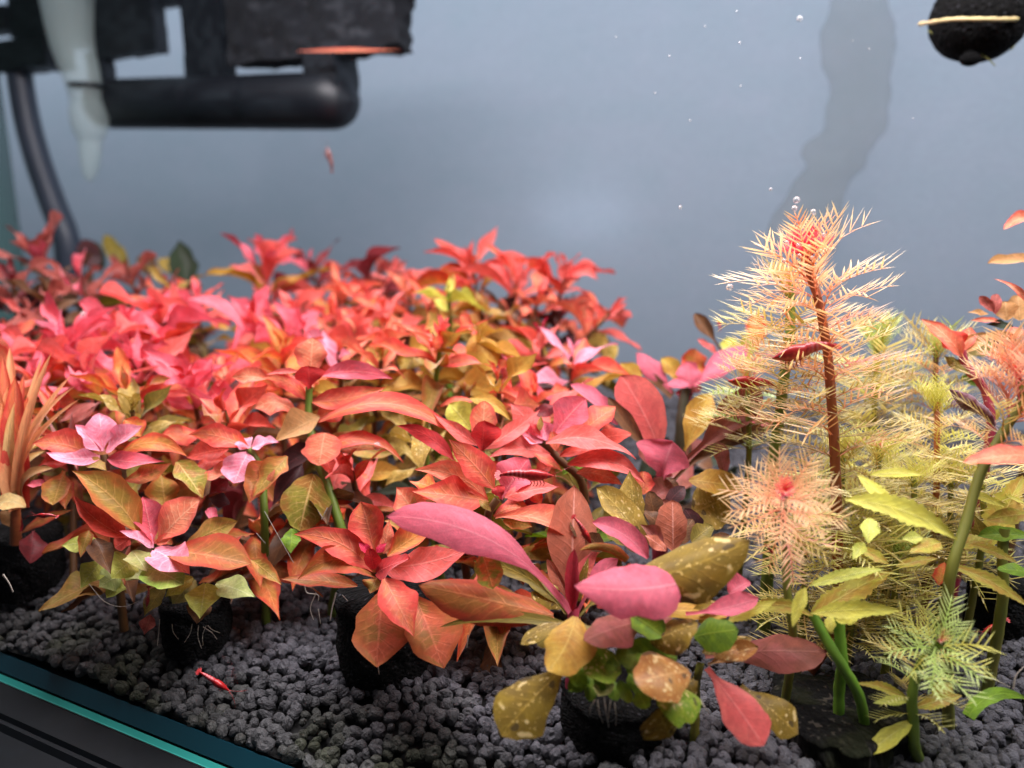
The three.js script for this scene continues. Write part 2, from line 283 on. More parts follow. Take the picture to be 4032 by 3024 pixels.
// ------------------------------------------------------------------ setting: tank, backdrop, gravel
reseed(11);
{
  // back film: an even grey-blue sheet with fine grain
  const film = tex(1024, 512, (u, v) => {
    const c = mix3([0.575, 0.60, 0.65], [0.55, 0.59, 0.635], fbm(u * 90, v * 60, 5)), k = 1 + (hash(Math.floor(u * 1024), Math.floor(v * 512), 3) - 0.5) * 0.03;
    c[0] *= k; c[1] *= k; c[2] *= k;
    return c;
  }, true, false);
  const backMat = new THREE.MeshPhysicalMaterial({ map: film, roughness: 1, transmission: 0.55, thickness: 0, specularIntensity: 0.1, side: THREE.DoubleSide });
  const W = 2.4, g = new THREE.PlaneGeometry(W, 0.9);
  const o = solo('backdrop', g, backMat, tk(-0.4, 0.37, WALL + 0.002), { kind: 'structure', label: 'even grey-blue film on the back of the tank', category: 'backdrop' }); o.rotation.y = tankTurn;

  // a dark reflection built as a lumpy translucent column between back glass and film
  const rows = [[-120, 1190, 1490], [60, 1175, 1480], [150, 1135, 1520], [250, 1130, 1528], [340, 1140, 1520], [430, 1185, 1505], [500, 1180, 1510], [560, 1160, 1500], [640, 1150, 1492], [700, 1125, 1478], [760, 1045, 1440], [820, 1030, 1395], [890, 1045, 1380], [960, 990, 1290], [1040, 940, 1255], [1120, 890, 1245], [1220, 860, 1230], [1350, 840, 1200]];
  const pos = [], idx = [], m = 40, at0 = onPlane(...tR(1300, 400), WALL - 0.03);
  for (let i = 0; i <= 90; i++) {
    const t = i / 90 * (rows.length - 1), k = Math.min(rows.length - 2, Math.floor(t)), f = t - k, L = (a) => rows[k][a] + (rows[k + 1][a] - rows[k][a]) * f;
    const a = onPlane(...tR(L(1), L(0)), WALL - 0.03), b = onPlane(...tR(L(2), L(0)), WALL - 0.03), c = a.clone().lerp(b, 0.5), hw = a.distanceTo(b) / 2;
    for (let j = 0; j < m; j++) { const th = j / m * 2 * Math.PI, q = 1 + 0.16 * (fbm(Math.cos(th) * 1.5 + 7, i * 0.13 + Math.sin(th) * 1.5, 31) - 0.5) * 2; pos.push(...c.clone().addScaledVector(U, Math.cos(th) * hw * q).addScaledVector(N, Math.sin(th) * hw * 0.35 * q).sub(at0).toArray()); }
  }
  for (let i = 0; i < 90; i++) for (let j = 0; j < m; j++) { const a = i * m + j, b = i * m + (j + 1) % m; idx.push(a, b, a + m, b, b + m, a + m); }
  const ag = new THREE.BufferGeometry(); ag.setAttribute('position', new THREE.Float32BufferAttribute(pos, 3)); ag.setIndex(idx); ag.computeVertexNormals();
  solo('reflection_column', ag, new THREE.MeshPhysicalMaterial({ color: new THREE.Color(0.15, 0.165, 0.145), roughness: 1, specularIntensity: 0, transparent: true, opacity: 0.16, side: THREE.DoubleSide }), at0, { label: 'lumpy brown-grey column standing in for a reflection at the back, upper right', category: 'reflection_shape' });
}
const gravelTop = (u, n) => 0.0015 * Math.sin(u * 31 + n * 17) + 0.001 * Math.sin(u * 77 - n * 53) + 0.012 * sstep(0.25, 0.5, n) - 0.0095 * sstep(0.034, 0.003, n - FRONT);
{
  const soil = new THREE.MeshStandardMaterial({ map: tex(256, 256, (u, v) => grey(0.09 + 0.06 * fbm(u * 40, v * 40, 8))), roughness: 1 });
  const g = new THREE.PlaneGeometry(2.2, BACK - FRONT - 0.012, 120, 30); g.rotateX(-Math.PI / 2); const p = g.attributes.position;
  for (let i = 0; i < p.count; i++) p.setY(i, gravelTop(p.getX(i) - 0.3, (FRONT + BACK) / 2 - p.getZ(i)) - 0.003);
  g.computeVertexNormals();
  const o = solo('ground', g, soil, tk(-0.3, 0, (FRONT + BACK) / 2), { kind: 'structure' }); o.rotation.y = tankTurn;
  // one lumpy pellet, turned and stretched many ways
  const pel = new THREE.IcosahedronGeometry(1, 2), q = pel.attributes.position, v = V();
  for (let i = 0; i < q.count; i++) { v.fromBufferAttribute(q, i).normalize(); const r = 0.62 + 0.76 * fbm(v.x * 1.9 + 9 + v.z, v.y * 1.9 + 5 - v.z * 0.8, 3, 3) + 0.1 * noise(v.x * 9 + v.z * 5 + 20, v.y * 9 + 20, 7); v.multiplyScalar(r); q.setXYZ(i, v.x, v.y, v.z); }
  pel.computeVertexNormals();
  const pm = new THREE.MeshPhysicalMaterial({ color: 0xffffff, roughness: 0.75, specularIntensity: 0.5, clearcoat: 0.08, clearcoatRoughness: 0.3, bumpMap: tex(128, 128, (u, w) => grey(fbm(u * 22, w * 22, 12)), false), bumpScale: 0.0004 });
  const mats = [], cols = [], m = new THREE.Matrix4(), rot = new THREE.Quaternion(), e = new THREE.Euler();
  const put = (u, y, n, r, c) => { e.set(rr(0, 6.3), rr(0, 6.3), rr(0, 6.3)); rot.setFromEuler(e); mats.push(m.clone().compose(tk(u, y, n), rot, V(r * rr(0.8, 1.4), r * rr(0.7, 1.1), r * rr(0.8, 1.25)))); const k = rr(0.72, 1.25); cols.push(new THREE.Color(c[0] * k, c[1] * k, c[2] * k)); };
  const base = [0.074, 0.073, 0.084], green = [0.032, 0.036, 0.022];
  for (let n = FRONT + 0.0056; n < BACK; n += 0.0026) for (let u = -0.62; u < 0.42; u += 0.0026) {
    const uu = u + rr(-0.0016, 0.0016), nn = n + rr(-0.0016, 0.0016), pt = tk(uu, 0, nn), dep = -pt.z * CP + (EYE.y) * -SP;
    if (Math.abs(pt.x) > dep * 0.72 + 0.02 || pt.z > -0.05) continue;
    const al = sstep(0.62, 0.72, fbm(uu * 40 + 30, nn * 40, 70)) * 0.25 + sstep(0.03, 0.008, nn - FRONT) * (0.35 + 0.65 * sstep(0.35, 0.6, fbm(uu * 70 + 9, nn * 70, 21)));
    put(uu, gravelTop(uu, nn) + rr(-0.0009, 0.0009), nn, rr(0.00115, 0.00185), mix3(base, green, clamp(al)).map((q) => q * (0.62 + 0.76 * fbm(uu * 26 + 40, nn * 26 + 9, 83))));
  }
  const inst = new THREE.InstancedMesh(pel, pm, mats.length); inst.name = 'gravel'; mats.forEach((a, i) => { inst.setMatrixAt(i, a); inst.setColorAt(i, cols[i]); });
  inst.castShadow = inst.receiveShadow = true; inst.userData = { kind: 'stuff', label: 'dark grey clay pellets covering the tank floor', category: 'gravel' }; scene.add(inst);
}
{
  const t = thing('aquarium', 'clear glass aquarium with a teal bottom edge in a black plastic trim', 'aquarium', tk(0, 0, FRONT)); t.rotation.y = tankTurn;
  const L = 2.4, clear = new THREE.MeshPhysicalMaterial({ color: 0xffffff, roughness: 0, transmission: 1, thickness: 0, ior: 1.33, specularIntensity: 0.25 });
  const pane = new THREE.PlaneGeometry(L, 0.42); part('front_pane', pane, clear, t).position.set(0, 0.195, 0.0);
  const teal = new THREE.MeshPhysicalMaterial({ map: tex(256, 32, (u, v) => mix3([0.085, 0.30, 0.35], [0.07, 0.25, 0.31], fbm(u * 60, v * 3, 6))), roughness: 0.25, clearcoat: 0.4 });
  const strip = (pts) => { const g = new THREE.ExtrudeGeometry(new THREE.Shape(pts.map((a) => new THREE.Vector2(a[0], a[1]))), { depth: L, bevelEnabled: false }); g.rotateY(-Math.PI / 2); g.translate(L / 2, 0, 0); return g; };
  part('base_pane', strip([[-0.0006, -0.0153], [-0.0028, -0.0106], [-0.0036, -0.0112], [-0.0048, -0.0153]]), teal, t, 'teal glass edge of the bottom pane');
  part('base', strip([[0.0020, -0.0166], [-(BACK - FRONT), -0.0157], [-(BACK - FRONT), -0.06], [0.0020, -0.06]]), new THREE.MeshStandardMaterial({ color: new THREE.Color(0.012, 0.013, 0.015), roughness: 0.8 }), t);
  const lit = new THREE.MeshPhysicalMaterial({ map: tex(512, 16, (u, v) => mix3([0.20, 0.62, 0.57], [0.11, 0.48, 0.47], Math.max(sstep(0.3, 0.8, fbm(u * 40, v * 2, 16)) * 0.7, v > 0.75 ? 0.7 : 0))), roughness: 0.5 });
  part('pane_edge', strip([[0.0003, -0.0153], [0.0015, -0.0163], [0.0018, -0.0164], [0.0003, -0.0164]]), lit, t, 'bright teal polished edge of the pane');
  const side = new THREE.MeshPhysicalMaterial({ map: tex(128, 128, (u, v) => mix3([0.30, 0.50, 0.45], [0.28, 0.46, 0.44], fbm(u * 5, v * 5, 66))), roughness: 0.5, transparent: true, opacity: 0.5 });
  const corner = onPlane(60, 800, BACK), cu = corner.dot(U);
  part('back_pane', new THREE.PlaneGeometry(L, 0.36), clear, t).position.set(0, 0.165, -(BACK - FRONT));
  part('side_pane', new THREE.BoxGeometry(0.005, 0.5, BACK - FRONT), side, t, 'greenish left side pane').position.set(cu, 0.22, -(BACK - FRONT) / 2);
  // black trim: one extruded profile, z outwards
  const prof = new THREE.Shape([[0.0022, -0.0166], [0.0105, -0.0178], [0.0112, -0.0192], [0.0122, -0.0192], [0.0130, -0.0172], [0.0140, -0.0172], [0.0150, -0.0190], [0.075, -0.034], [0.075, -0.06], [0.0022, -0.06]].map((a) => new THREE.Vector2(a[0], a[1])));
  const tg = new THREE.ExtrudeGeometry(prof, { depth: L, bevelEnabled: false }); tg.rotateY(-Math.PI / 2); tg.translate(L / 2, 0, 0);
  const black = new THREE.MeshPhysicalMaterial({ map: tex(256, 256, (u, v) => mix3([0.05, 0.07, 0.09], [0.03, 0.042, 0.055], fbm(u * 30, v * 30, 91) * 0.7 + 0.3 * hash(Math.floor(u * 256), Math.floor(v * 256), 3))), roughness: 0.55, specularIntensity: 0.35 });
  black.map.repeat.set(14, 14);
  part('trim', tg, black, t, 'black plastic rim of the tank');
}
{
  // the lamp above the tank, outside the picture
  const t = thing('aquarium_lamp', 'flat white lamp bar hanging above the tank', 'lamp', LAMP_AT); t.rotation.y = tankTurn;
  part('lamp_body', new THREE.BoxGeometry(LAMP_W + 0.02, 0.012, LAMP_D + 0.02), new THREE.MeshStandardMaterial({ color: 0xb8bcc0, roughness: 0.4, metalness: 0.6 }), t).position.y = 0.008;
  part('lamp_panel', new THREE.BoxGeometry(LAMP_W, 0.002, LAMP_D), new THREE.MeshStandardMaterial({ color: 0xffffff, emissive: 0xfff4fa, emissiveIntensity: 1.2 }), t);
}

// ------------------------------------------------------------------ black planting plugs
const plugMat = new THREE.MeshPhysicalMaterial({ map: tex(128, 128, (u, v) => { const n = noise(u * 60, v * 60, 3); return n > 0.88 ? [0.2, 0.2, 0.22] : grey(0.03 + 0.05 * fbm(u * 30, v * 30, 2)); }), roughness: 1, specularIntensity: 0.25, bumpMap: tex(128, 128, (u, v) => grey(fbm(u * 36, v * 36, 5)), false), bumpScale: 0.0012 });
plugMat.map.repeat.set(3, 1.2); plugMat.bumpMap.repeat.set(3, 1.2);
const mossMat = plugMat.clone(); mossMat.map = tex(256, 128, (u, v) => mix3(noise(u * 90, v * 60, 8) > 0.8 ? [0.26, 0.24, 0.22] : grey(0.07), [0.10, 0.11, 0.06], sstep(0.45, 0.7, fbm(u * 9, v * 6, 13)) * 0.8));
function plug(label, sx, sy, w, h, o = {}) {
  const d = o.d ?? groundDepth(sx, sy), r = w * 0.5 * d / FOCAL, H = h * d / FOCAL, at = P(sx, sy, d).addScaledVector(V(0, 0, -1), r * 0.8); at.y = -0.002;
  const pts = []; for (let i = 0; i <= 22; i++) { const t = i / 22; pts.push(new THREE.Vector2(t < 0.7 ? r * (0.93 + 0.07 * Math.sin(t * 4)) : Math.max(0.0001, r * Math.sqrt(Math.max(0, 1 - Math.pow((t - 0.7) / 0.3, 2.6)))), H * (t < 0.7 ? t / 0.7 * 0.82 : 0.82 + 0.18 * Math.sin((t - 0.7) / 0.3 * Math.PI / 2)))); }
  const g = new THREE.LatheGeometry(pts, 72), p = g.attributes.position, a = o.lump ?? 0.12;
  for (let i = 0; i < p.count; i++) { const x = p.getX(i), y = p.getY(i), z = p.getZ(i), th = Math.atan2(z, x), k = 1 + a * (fbm(Math.cos(th) * 2 + 5, Math.sin(th) * 2 + y * (o.mat ? 30 : 140), 5) - 0.5) * 2 + (o.fine ?? 0.05) * (noise(Math.cos(th) * 9 + 20, Math.sin(th) * 9 + y * (o.mat ? 250 : 900) + 20, 6) - 0.5) * 2; p.setXYZ(i, x * k, y * (1 + a * 0.5 * (fbm(x * 200 + 9, z * 200 + 9, 8) - 0.5)), z * k); }
  const q = g.attributes.uv; if (o.mat) for (let i = 0; i < p.count; i++) q.setXY(i, p.getX(i) / 0.09, p.getZ(i) / 0.05);
  g.computeVertexNormals();
  return solo(o.name ?? 'foam_plug', g, o.mat ?? plugMat, at, { label, category: o.cat ?? 'plant plug' });
}
plug('black foam plug at the left edge under the spiky orange plant', 60, 2350, 260, 280);
plug('black foam plug under the pink plant with lime lower leaves, hung with roots', 735, 2570, 270, 230);
plug('black foam plug behind drooping rusty leaves in the middle of the gravel', 1500, 2700, 400, 380);
plug('large black foam plug below the green leaf cluster at the front', 2440, 2985, 440, 250);
plug('small dark foam plug half hidden behind the veined olive leaf', 1100, 2190, 190, 190);
plug('black foam plug at the right edge behind the small green feathery plant', 3990, 2520, 260, 260);
plug('low mound of mossy dark soil at the bottom right', 3390, 3035, 560, 170, { name: 'soil_mound', cat: 'soil mound', mat: mossMat, lump: 0.34, fine: 0.1 });

// ------------------------------------------------------------------ traced plants
reseed(21);
{
  const p = new Plant('red_stem_plant', 'stem plant with a pale pink-white star of young leaves, front left', 'aquatic plant', tA, 905, 425, 0.238);
  p.stem(tA, [[905, 420], [930, 560], [960, 800, 0.002]], 0.0014);
  p.leaf(tA, 'pinkwhite', 895, 390, 865, 55, 150, { shape: 'obov' });
  p.leaf(tA, 'pinkwhite', 880, 390, 655, 160, 140, { k: 0.1, cup: 0.4 });
  p.leaf(tA, 'pinkwhite', 925, 405, 1240, 170, 140, { wave: 0.3 });
  p.leaf(tA, 'pinkwhite', 890, 435, 400, 400, 140, { bend: -0.12, k: 0.25 });
  p.leaf(tA, 'pink', 935, 455, 1430, 480, 150, { wave: 0.35, k: 0.35, bend: -0.06 });
  p.leaf(tA, 'coral', 760, 400, 280, 325, 230, { k: 0.1, z: -0.003, bend: 0.05 });
  p.leaf(tA, 'redorange', 640, 440, 330, 520, 170, { z: -0.004 });
  p.leaf(tA, 'orange', 1060, 400, 1640, 440, 170, { bend: 0.15, z: -0.003, k: 0 });
  p.leaf(tA, 'orange', 1230, 260, 1085, 110, 190, { z: -0.008 });
  p.leaf(tA, 'rustcoral', 1090, 640, 1495, 490, 150, { bend: -0.08, z: 0.001 });
  p.leaf(tA, 'rustcoral', 885, 565, 1065, 735, 190, { z: 0.002 });
  p.leaf(tA, 'oliveorange', 760, 460, 930, 560, 120, { z: 0.001 });
  p.leaf(tA, 'amber', 560, 560, 460, 860, 210, { shape: 'heart', cup: 0.5 });
  p.leaf(tA, 'pink', 410, 670, 230, 690, 80, {});
  p.leaf(tA, 'rust', 600, 650, 570, 900, 130, {});
  p.leaf(tA, 'amber', 1440, 880, 1400, 580, 240, { z: -0.012 });
  p.leaf(tA, 'oliveorange', 1200, 880, 960, 720, 200, { z: -0.01 });
  p.low(6, 0.022, ['rust', 'brown', 'oliveorange'], 0.012, 0.032);
}
{
  const p = new Plant('red_stem_plant', 'pink-hearted stem plant over a skirt of lime leaves, front left on the gravel', 'aquatic plant', tA, 1345, 1215, 0.226, { lean: [0.004, 0] });
  p.onPlug = true; p.stem(tA, [[1345, 1215], [1390, 1400, -0.003], [1500, 1640, -0.008], [1560, 1760, -0.012]], 0.0013, 'olive');
  p.leaf(tA, 'amber', 1215, 1095, 625, 560, 270, { shape: 'lance', k: 0.1, arch: 0.12, bend: 0.04, wave: 0.08 });
  p.leaf(tA, 'redorange', 1130, 1140, 640, 775, 170, { k: 0.2, bend: -0.1 });
  p.leaf(tA, 'pink', 1335, 1195, 1245, 785, 210, { shape: 'obov', k: -0.2, label: 'bright pink upright leaf' });
  p.leaf(tA, 'coralpale', 1360, 1190, 1745, 800, 310, { shape: 'obov', k: -0.1, wave: 0.12 });
  p.leaf(tA, 'coralpale', 1365, 1200, 1560, 1110, 90, { k: 0.2 });
  p.leaf(tA, 'pinkwhite', 1340, 1235, 1040, 1085, 100, { k: 0.4, cup: 0.4 });
  p.leaf(tA, 'redorange', 1130, 1150, 1000, 1230, 170, { k: 0.4, shape: 'oval' });
  p.leaf(tA, 'pinkwhite', 1340, 1245, 1655, 1460, 210, { k: 0.7, shape: 'lance', z: 0.002 });
  p.leaf(tA, 'rust', 1380, 1250, 2205, 1365, 360, { k: 0.3, wave: 0.2, arch: 0.1, shape: 'obov', bend: -0.03, label: 'broad burnt-orange leaf reaching right' });
  p.leaf(tA, 'oliveorange', 1590, 1230, 2070, 1000, 200, { z: -0.006, wave: 0.4, shape: 'obov' });
  p.leaf(tA, 'lime', 885, 1335, 700, 1585, 150, { k: 0.5 });
  p.leaf(tA, 'lime', 860, 1180, 530, 1215, 130, { k: 0.1 });
  p.leaf(tA, 'amber', 775, 1080, 700, 1320, 100, { cup: 0.6 });
  p.leaf(tA, 'brown', 830, 1150, 965, 1460, 170, { cup: 0.5 });
  p.leaf(tA, 'limepale', 1050, 1470, 860, 1575, 160, { k: 0.5 });
  p.leaf(tA, 'lime', 1170, 1320, 970, 1500, 190, { k: 0.5 });
  p.leaf(tA, 'lime', 1050, 1510, 930, 1670, 140, { k: 0.5 });
  p.leaf(tA, 'limepale', 1150, 1440, 1280, 1520, 180, { k: 0.3, shape: 'oval', z: -0.002 });
  p.leaf(tA, 'limegreen', 1270, 1400, 1600, 1550, 200, { k: 0.6, shape: 'oval', z: 0.004 });
  p.leaf(tA, 'paleolive', 1150, 1260, 1285, 1440, 150, { k: 0.6, z: 0.004 });
  p.leaf(tA, 'lime', 1680, 1490, 1440, 1660, 130, { k: 0.5, z: 0.002 });
  p.leaf(tA, 'paleolive', 1700, 1510, 1500, 1720, 200, { k: 0.4 });
  p.leaf(tA, 'lime', 1790, 1540, 1740, 1850, 190, { k: 0.6, z: 0.003 });
  p.leaf(tA, 'limepale', 1880, 1540, 2225, 1660, 160, { k: 0.4, z: 0.002 });
  p.leaf(tV, 'olive', 1060, 170, 930, 370, 110, { k: 0.5 });
  p.leaf(tV, 'dullred', 970, 360, 930, 490, 85, { k: 0.3 });
  p.leaf(tV, 'brown', 1300, 250, 1270, 420, 130, { k: 0.3, z: -0.002 });
  p.leaf(tA, 'rust', 1500, 1200, 1100, 960, 200, { z: -0.012 });
  for (const [a, b, c, e] of [[1030, 390, 1015, 560], [1110, 420, 1150, 520], [1280, 430, 1300, 580], [1310, 440, 1400, 520], [1330, 430, 1310, 560], [1240, 420, 1190, 540], [1340, 430, 1420, 480]]) p.root(tV, [[a, b], [(a + c) / 2 + rr(-20, 20), (b + e) / 2], [c, e]], 0.00022);
  p.root(tV, [[575, 165, 0.006], [680, 280, 0.006], [800, 310, 0.006], [900, 270, 0.004]], 0.0002);
  p.root(tV, [[20, 100, 0.01], [60, 160, 0.01], [85, 215, 0.01]], 0.0004);
}
{
  const p = new Plant('red_stem_plant', 'tall coral stem plant with a small red shield leaf at its tip, left of centre', 'aquatic plant', tB, 480, 520, 0.252);
  p.stem(tB, [[482, 380], [480, 640], [545, 1000, 0.004], [620, 1180, 0.006], [700, 1430, 0.008], [770, 1700, 0.009]], 0.0019, 'green', 0.0012);
  p.leaf(tB, 'coralpale', 490, 260, 510, -50, 240, { z: -0.004, shape: 'oval' });
  p.leaf(tB, 'red', 485, 400, 470, 200, 220, { shape: 'heart', k: 0.1, z: 0.002, label: 'dark red young leaf' });
  p.leaf(tB, 'pink', 580, 290, 1215, 315, 150, { k: 0.05, bend: 0.05 });
  p.leaf(tB, 'coral', 500, 510, 1155, 385, 190, { k: 0.15, bend: -0.08, wave: 0.25 });
  p.leaf(tB, 'coral', 460, 500, 70, 300, 120, { k: 0.1, bend: 0.12 });
  p.leaf(tB, 'coralpink', 400, 250, 90, 280, 50, { k: 0 });
  p.leaf(tB, 'coralpale', 120, 310, -200, 300, 150, { k: 0 });
  p.leaf(tB, 'coralpale', 385, 640, 0, 570, 210, { k: 0.1, bend: 0.2, shape: 'obov' });
  p.leaf(tB, 'coralpale', 470, 500, 310, 300, 130, { z: -0.003 });
  p.leaf(tB, 'coralpale', 520, 660, 805, 560, 220, { shape: 'obov', k: -0.1 });
  p.leaf(tB, 'tan', 575, 640, 180, 860, 210, { k: 0.3, cup: 0.4, z: 0.002 });
  p.leaf(tB, 'coral', 560, 690, 1850, 870, 190, { k: 0.15, bend: 0.14, arch: 0.08, wave: 0.22, z: 0.003, label: 'very long coral leaf arching right' });
  p.leaf(tB, 'coral', 615, 930, 1305, 1045, 170, { k: 0.2, bend: 0.17, wave: 0.25, z: 0.006 });
  p.leaf(tB, 'rustcoral', 700, 900, 1180, 900, 180, { k: 0.1, z: -0.002 });
  p.leaf(tB, 'coralpale', 615, 780, 560, 1070, 290, { shape: 'oval', k: 0.5, z: 0.007, cup: 0.1, wave: 0.06, label: 'rounded veined coral leaf hanging towards the glass' });
  p.leaf(tB, 'tan', 620, 930, 870, 765, 120, { z: 0.001 });
  p.leaf(tB, 'olivevein', 520, 1140, 400, 1640, 330, { shape: 'oval', k: 0.25, z: 0.01, cup: 0.1, wave: 0.06, label: 'olive leaf with a pale yellow network of veins' });
  p.leaf(tB, 'maroon', 540, 900, 140, 1180, 170, { z: -0.003 });
  p.leaf(tB, 'maroon', 420, 1050, 160, 1420, 170, { z: -0.006 });
  p.leaf(tB, 'redorange', 610, 970, 680, 1160, 110, { z: 0.004 });
  p.leaf(tB, 'coralpink', 780, 960, 670, 1330, 240, { z: -0.012, shape: 'oval' });
  p.leaf(tB, 'coral', 990, 1150, 690, 1400, 300, { z: -0.01, shape: 'oval' });
  p.leaf(tB, 'gold', 900, 1150, 1330, 1130, 180, { z: -0.02 });
  p.leaf(tB, 'oliveorange', 820, 930, 1240, 960, 190, { z: -0.02 });
  p.leaf(tB, 'goldolive', 1470, 760, 1460, 1110, 160, { shape: 'strap', z: -0.006 });
  p.low(6, 0.024, ['rust', 'orange', 'brown', 'coral'], 0.015, 0.04);
}
{
  const p = new Plant('red_stem_plant', 'stem plant with pale pink tip leaves between the white-pink star and the red-tipped stem', 'aquatic plant', tA, 2160, 375, 0.243);
  p.stem(tA, [[2170, 370], [2240, 480], [2290, 700], [2300, 900, 0.002]], 0.0014, 'green');
  p.leaf(tA, 'coral', 2160, 360, 1640, 245, 190, { k: 0.05, bend: 0.05, wave: 0.2 });
  p.leaf(tA, 'redorange', 1990, 370, 1620, 445, 210, { z: -0.003 });
  p.leaf(tA, 'pinkwhite', 2165, 385, 2035, 670, 210, { k: 0.6, shape: 'obov' });
  p.leaf(tA, 'pinkwhite', 2180, 360, 2040, 260, 110, {});
  p.leaf(tA, 'pinkwhite', 2190, 360, 2430, 310, 120, {});
  p.leaf(tA, 'coralpale', 2040, 560, 1745, 650, 150, { cup: 0.5, k: 0.4 });
  p.leaf(tA, 'redorange', 2000, 460, 1700, 520, 180, { z: -0.005 });
  p.leaf(tB, 'amber', 290, 985, -10, 1345, 190, { k: 0.5, cup: 0.3, z: 0.004 });
  p.leaf(tA, 'rustcoral', 2350, 480, 2170, 845, 220, { k: 0.5, z: 0.005 });
  p.leaf(tA, 'olivevein', 1540, 480, 1770, 800, 230, { k: 0.3, z: 0.003 });
  p.leaf(tA, 'darkred', 1990, 640, 1820, 770, 130, { k: 0.3 });
  p.leaf(tA, 'rose', 1840, 880, 1850, 1050, 90, { cup: 0.6, z: 0.004 });
  p.leaf(tA, 'maroon', 2000, 850, 1810, 800, 110, {});
  p.low(6, 0.022, ['rust', 'brown', 'orange'], 0.012, 0.035);
}
{
  const p = new Plant('red_stem_plant', 'coral rosette with a glossy red heart and rusty leaves drooping over a black plug', 'aquatic plant', tC, 1050, 770, 0.214);
  p.onPlug = true; p.stem(tC, [[1050, 760], [1080, 950, -0.005], [1100, 1120, -0.014]], 0.0014, 'brown');
  p.leaf(tC, 'coralpale', 1470, 370, 1240, 40, 320, { z: -0.014, label: 'upright coral leaf behind the red heart' });
  p.leaf(tC, 'tan', 1490, 360, 1430, 60, 200, { z: -0.016 });
  p.leaf(tC, 'amber', 1460, 420, 1130, 330, 220, { z: -0.012 });
  p.leaf(tC, 'coral', 1055, 620, 930, 165, 270, { shape: 'obov', k: -0.15, wave: 0.1 });
  p.leaf(tC, 'coralpale', 1130, 620, 1180, 320, 110, { z: -0.003 });
  p.leaf(tC, 'coral', 1045, 775, 345, 450, 230, { k: 0.1, bend: 0.1, wave: 0.1 });
  p.leaf(tC, 'rust', 1075, 830, 375, 850, 230, { k: 0.25, bend: 0.22, wave: 0.3 });
  p.leaf(tC, 'rust', 900, 900, 225, 840, 160, { k: 0.1, z: -0.003 });
  p.leaf(tC, 'amber', 1070, 830, 1010, 965, 160, { k: 0.5, z: 0.003 });
  p.leaf(tC, 'orange', 1160, 640, 1665, 320, 210, { k: -0.05 });
  p.leaf(tC, 'coralpink', 1110, 735, 1880, 570, 280, { k: 0.15, bend: -0.08, wave: 0.15 });
  p.leaf(tC, 'red', 1060, 790, 1360, 660, 210, { shape: 'oval', k: 0.6, z: 0.003, cup: 0.1, label: 'glossy red young leaf' });
  p.leaf(tC, 'red', 1045, 760, 1000, 570, 120, { shape: 'oval', k: 0.3, z: 0.003 });
  p.leaf(tC, 'magenta', 1000, 620, 912, 515, 70, { z: 0.002 });
  p.leaf(tC, 'magenta', 1070, 610, 1160, 525, 70, { z: 0.002 });
  p.leaf(tC, 'rustcoral', 1120, 900, 1070, 1610, 400, { shape: 'obov', k: 0.55, z: 0.004, cup: 0.15, wave: 0.07 });
  p.leaf(tC, 'coral', 1130, 835, 1395, 1345, 270, { shape: 'lance', k: 0.6, z: 0.009, cup: 0.15, wave: 0.07 });
  p.leaf(tC, 'rustcoral', 1390, 960, 1655, 1620, 400, { shape: 'obov', k: 0.5, z: 0.004, cup: 0.2, wave: 0.07 });
  p.leaf(tC, 'coral', 1600, 960, 1850, 1000, 220, { k: 0.1, z: -0.004 });
  p.leaf(tC, 'amber', -30, 670, 245, 895, 120, { k: 0.2, z: 0.002 });
  p.leaf(tC, 'green', 330, 400, 320, 620, 150, { z: -0.015 });
  p.root(tC, [[440, 900], [460, 960], [560, 980], [560, 1030]], 0.0003); p.root(tC, [[715, 960], [680, 1100], [662, 1200]], 0.0004); p.root(tC, [[540, 960], [490, 1100], [518, 1195]], 0.00025); p.root(tC, [[560, 1100], [580, 1230]], 0.00025); p.root(tC, [[1080, 1590], [1090, 1670]], 0.0003); p.root(tC, [[1865, 1330], [1855, 1440]], 0.0003); p.root(tC, [[770, 980], [815, 1030]], 0.0002);
  p.root(tC, [[90, 250, 0.005], [220, 480, 0.005], [345, 700, 0.005]], 0.00018); p.root(tC, [[20, 440], [100, 530]], 0.00015); p.root(tC, [[640, 220, 0.002], [590, 320, 0.002]], 0.0003);
}
{
  const p = new Plant('red_stem_plant', 'stem plant with a red folded leaf standing in a coral V, centre', 'aquatic plant', tB, 1975, 990, 0.24);
  p.stem(tB, [[1980, 940], [1985, 1010], [1860, 1170], [1800, 1400, -0.004]], 0.0014, 'brown');
  p.leaf(tB, 'coralpale', 1985, 880, 2010, 505, 200, { shape: 'oval', z: -0.003 });
  p.leaf(tB, 'red', 1985, 970, 2005, 675, 220, { shape: 'heart', k: 0.1, label: 'dark red folded leaf' });
  p.leaf(tB, 'coralpink', 1965, 900, 1565, 615, 110, { bend: -0.04 });
  p.leaf(tB, 'red', 1740, 1020, 1235, 720, 130, { bend: 0.08, z: 0.002 });
  p.leaf(tD, 'coralpink', 20, 810, 500, 470, 150, { bend: -0.05 });
  p.leaf(tB, 'gold', 1880, 480, 2240, 680, 140, { z: -0.012, bend: 0.08 });
  p.leaf(tB, 'yellow', 1890, 750, 1700, 530, 220, { shape: 'oval', z: -0.014, label: 'lime-yellow rounded leaf' });
  p.leaf(tB, 'amber', 1790, 1100, 1595, 1030, 120, { shape: 'oval' });
  p.leaf(tB, 'coral', 1900, 1180, 2200, 1050, 130, { z: -0.006 });
  p.low(8, 0.024, ['olive', 'goldolive', 'orange', 'rust'], 0.012, 0.042);
}
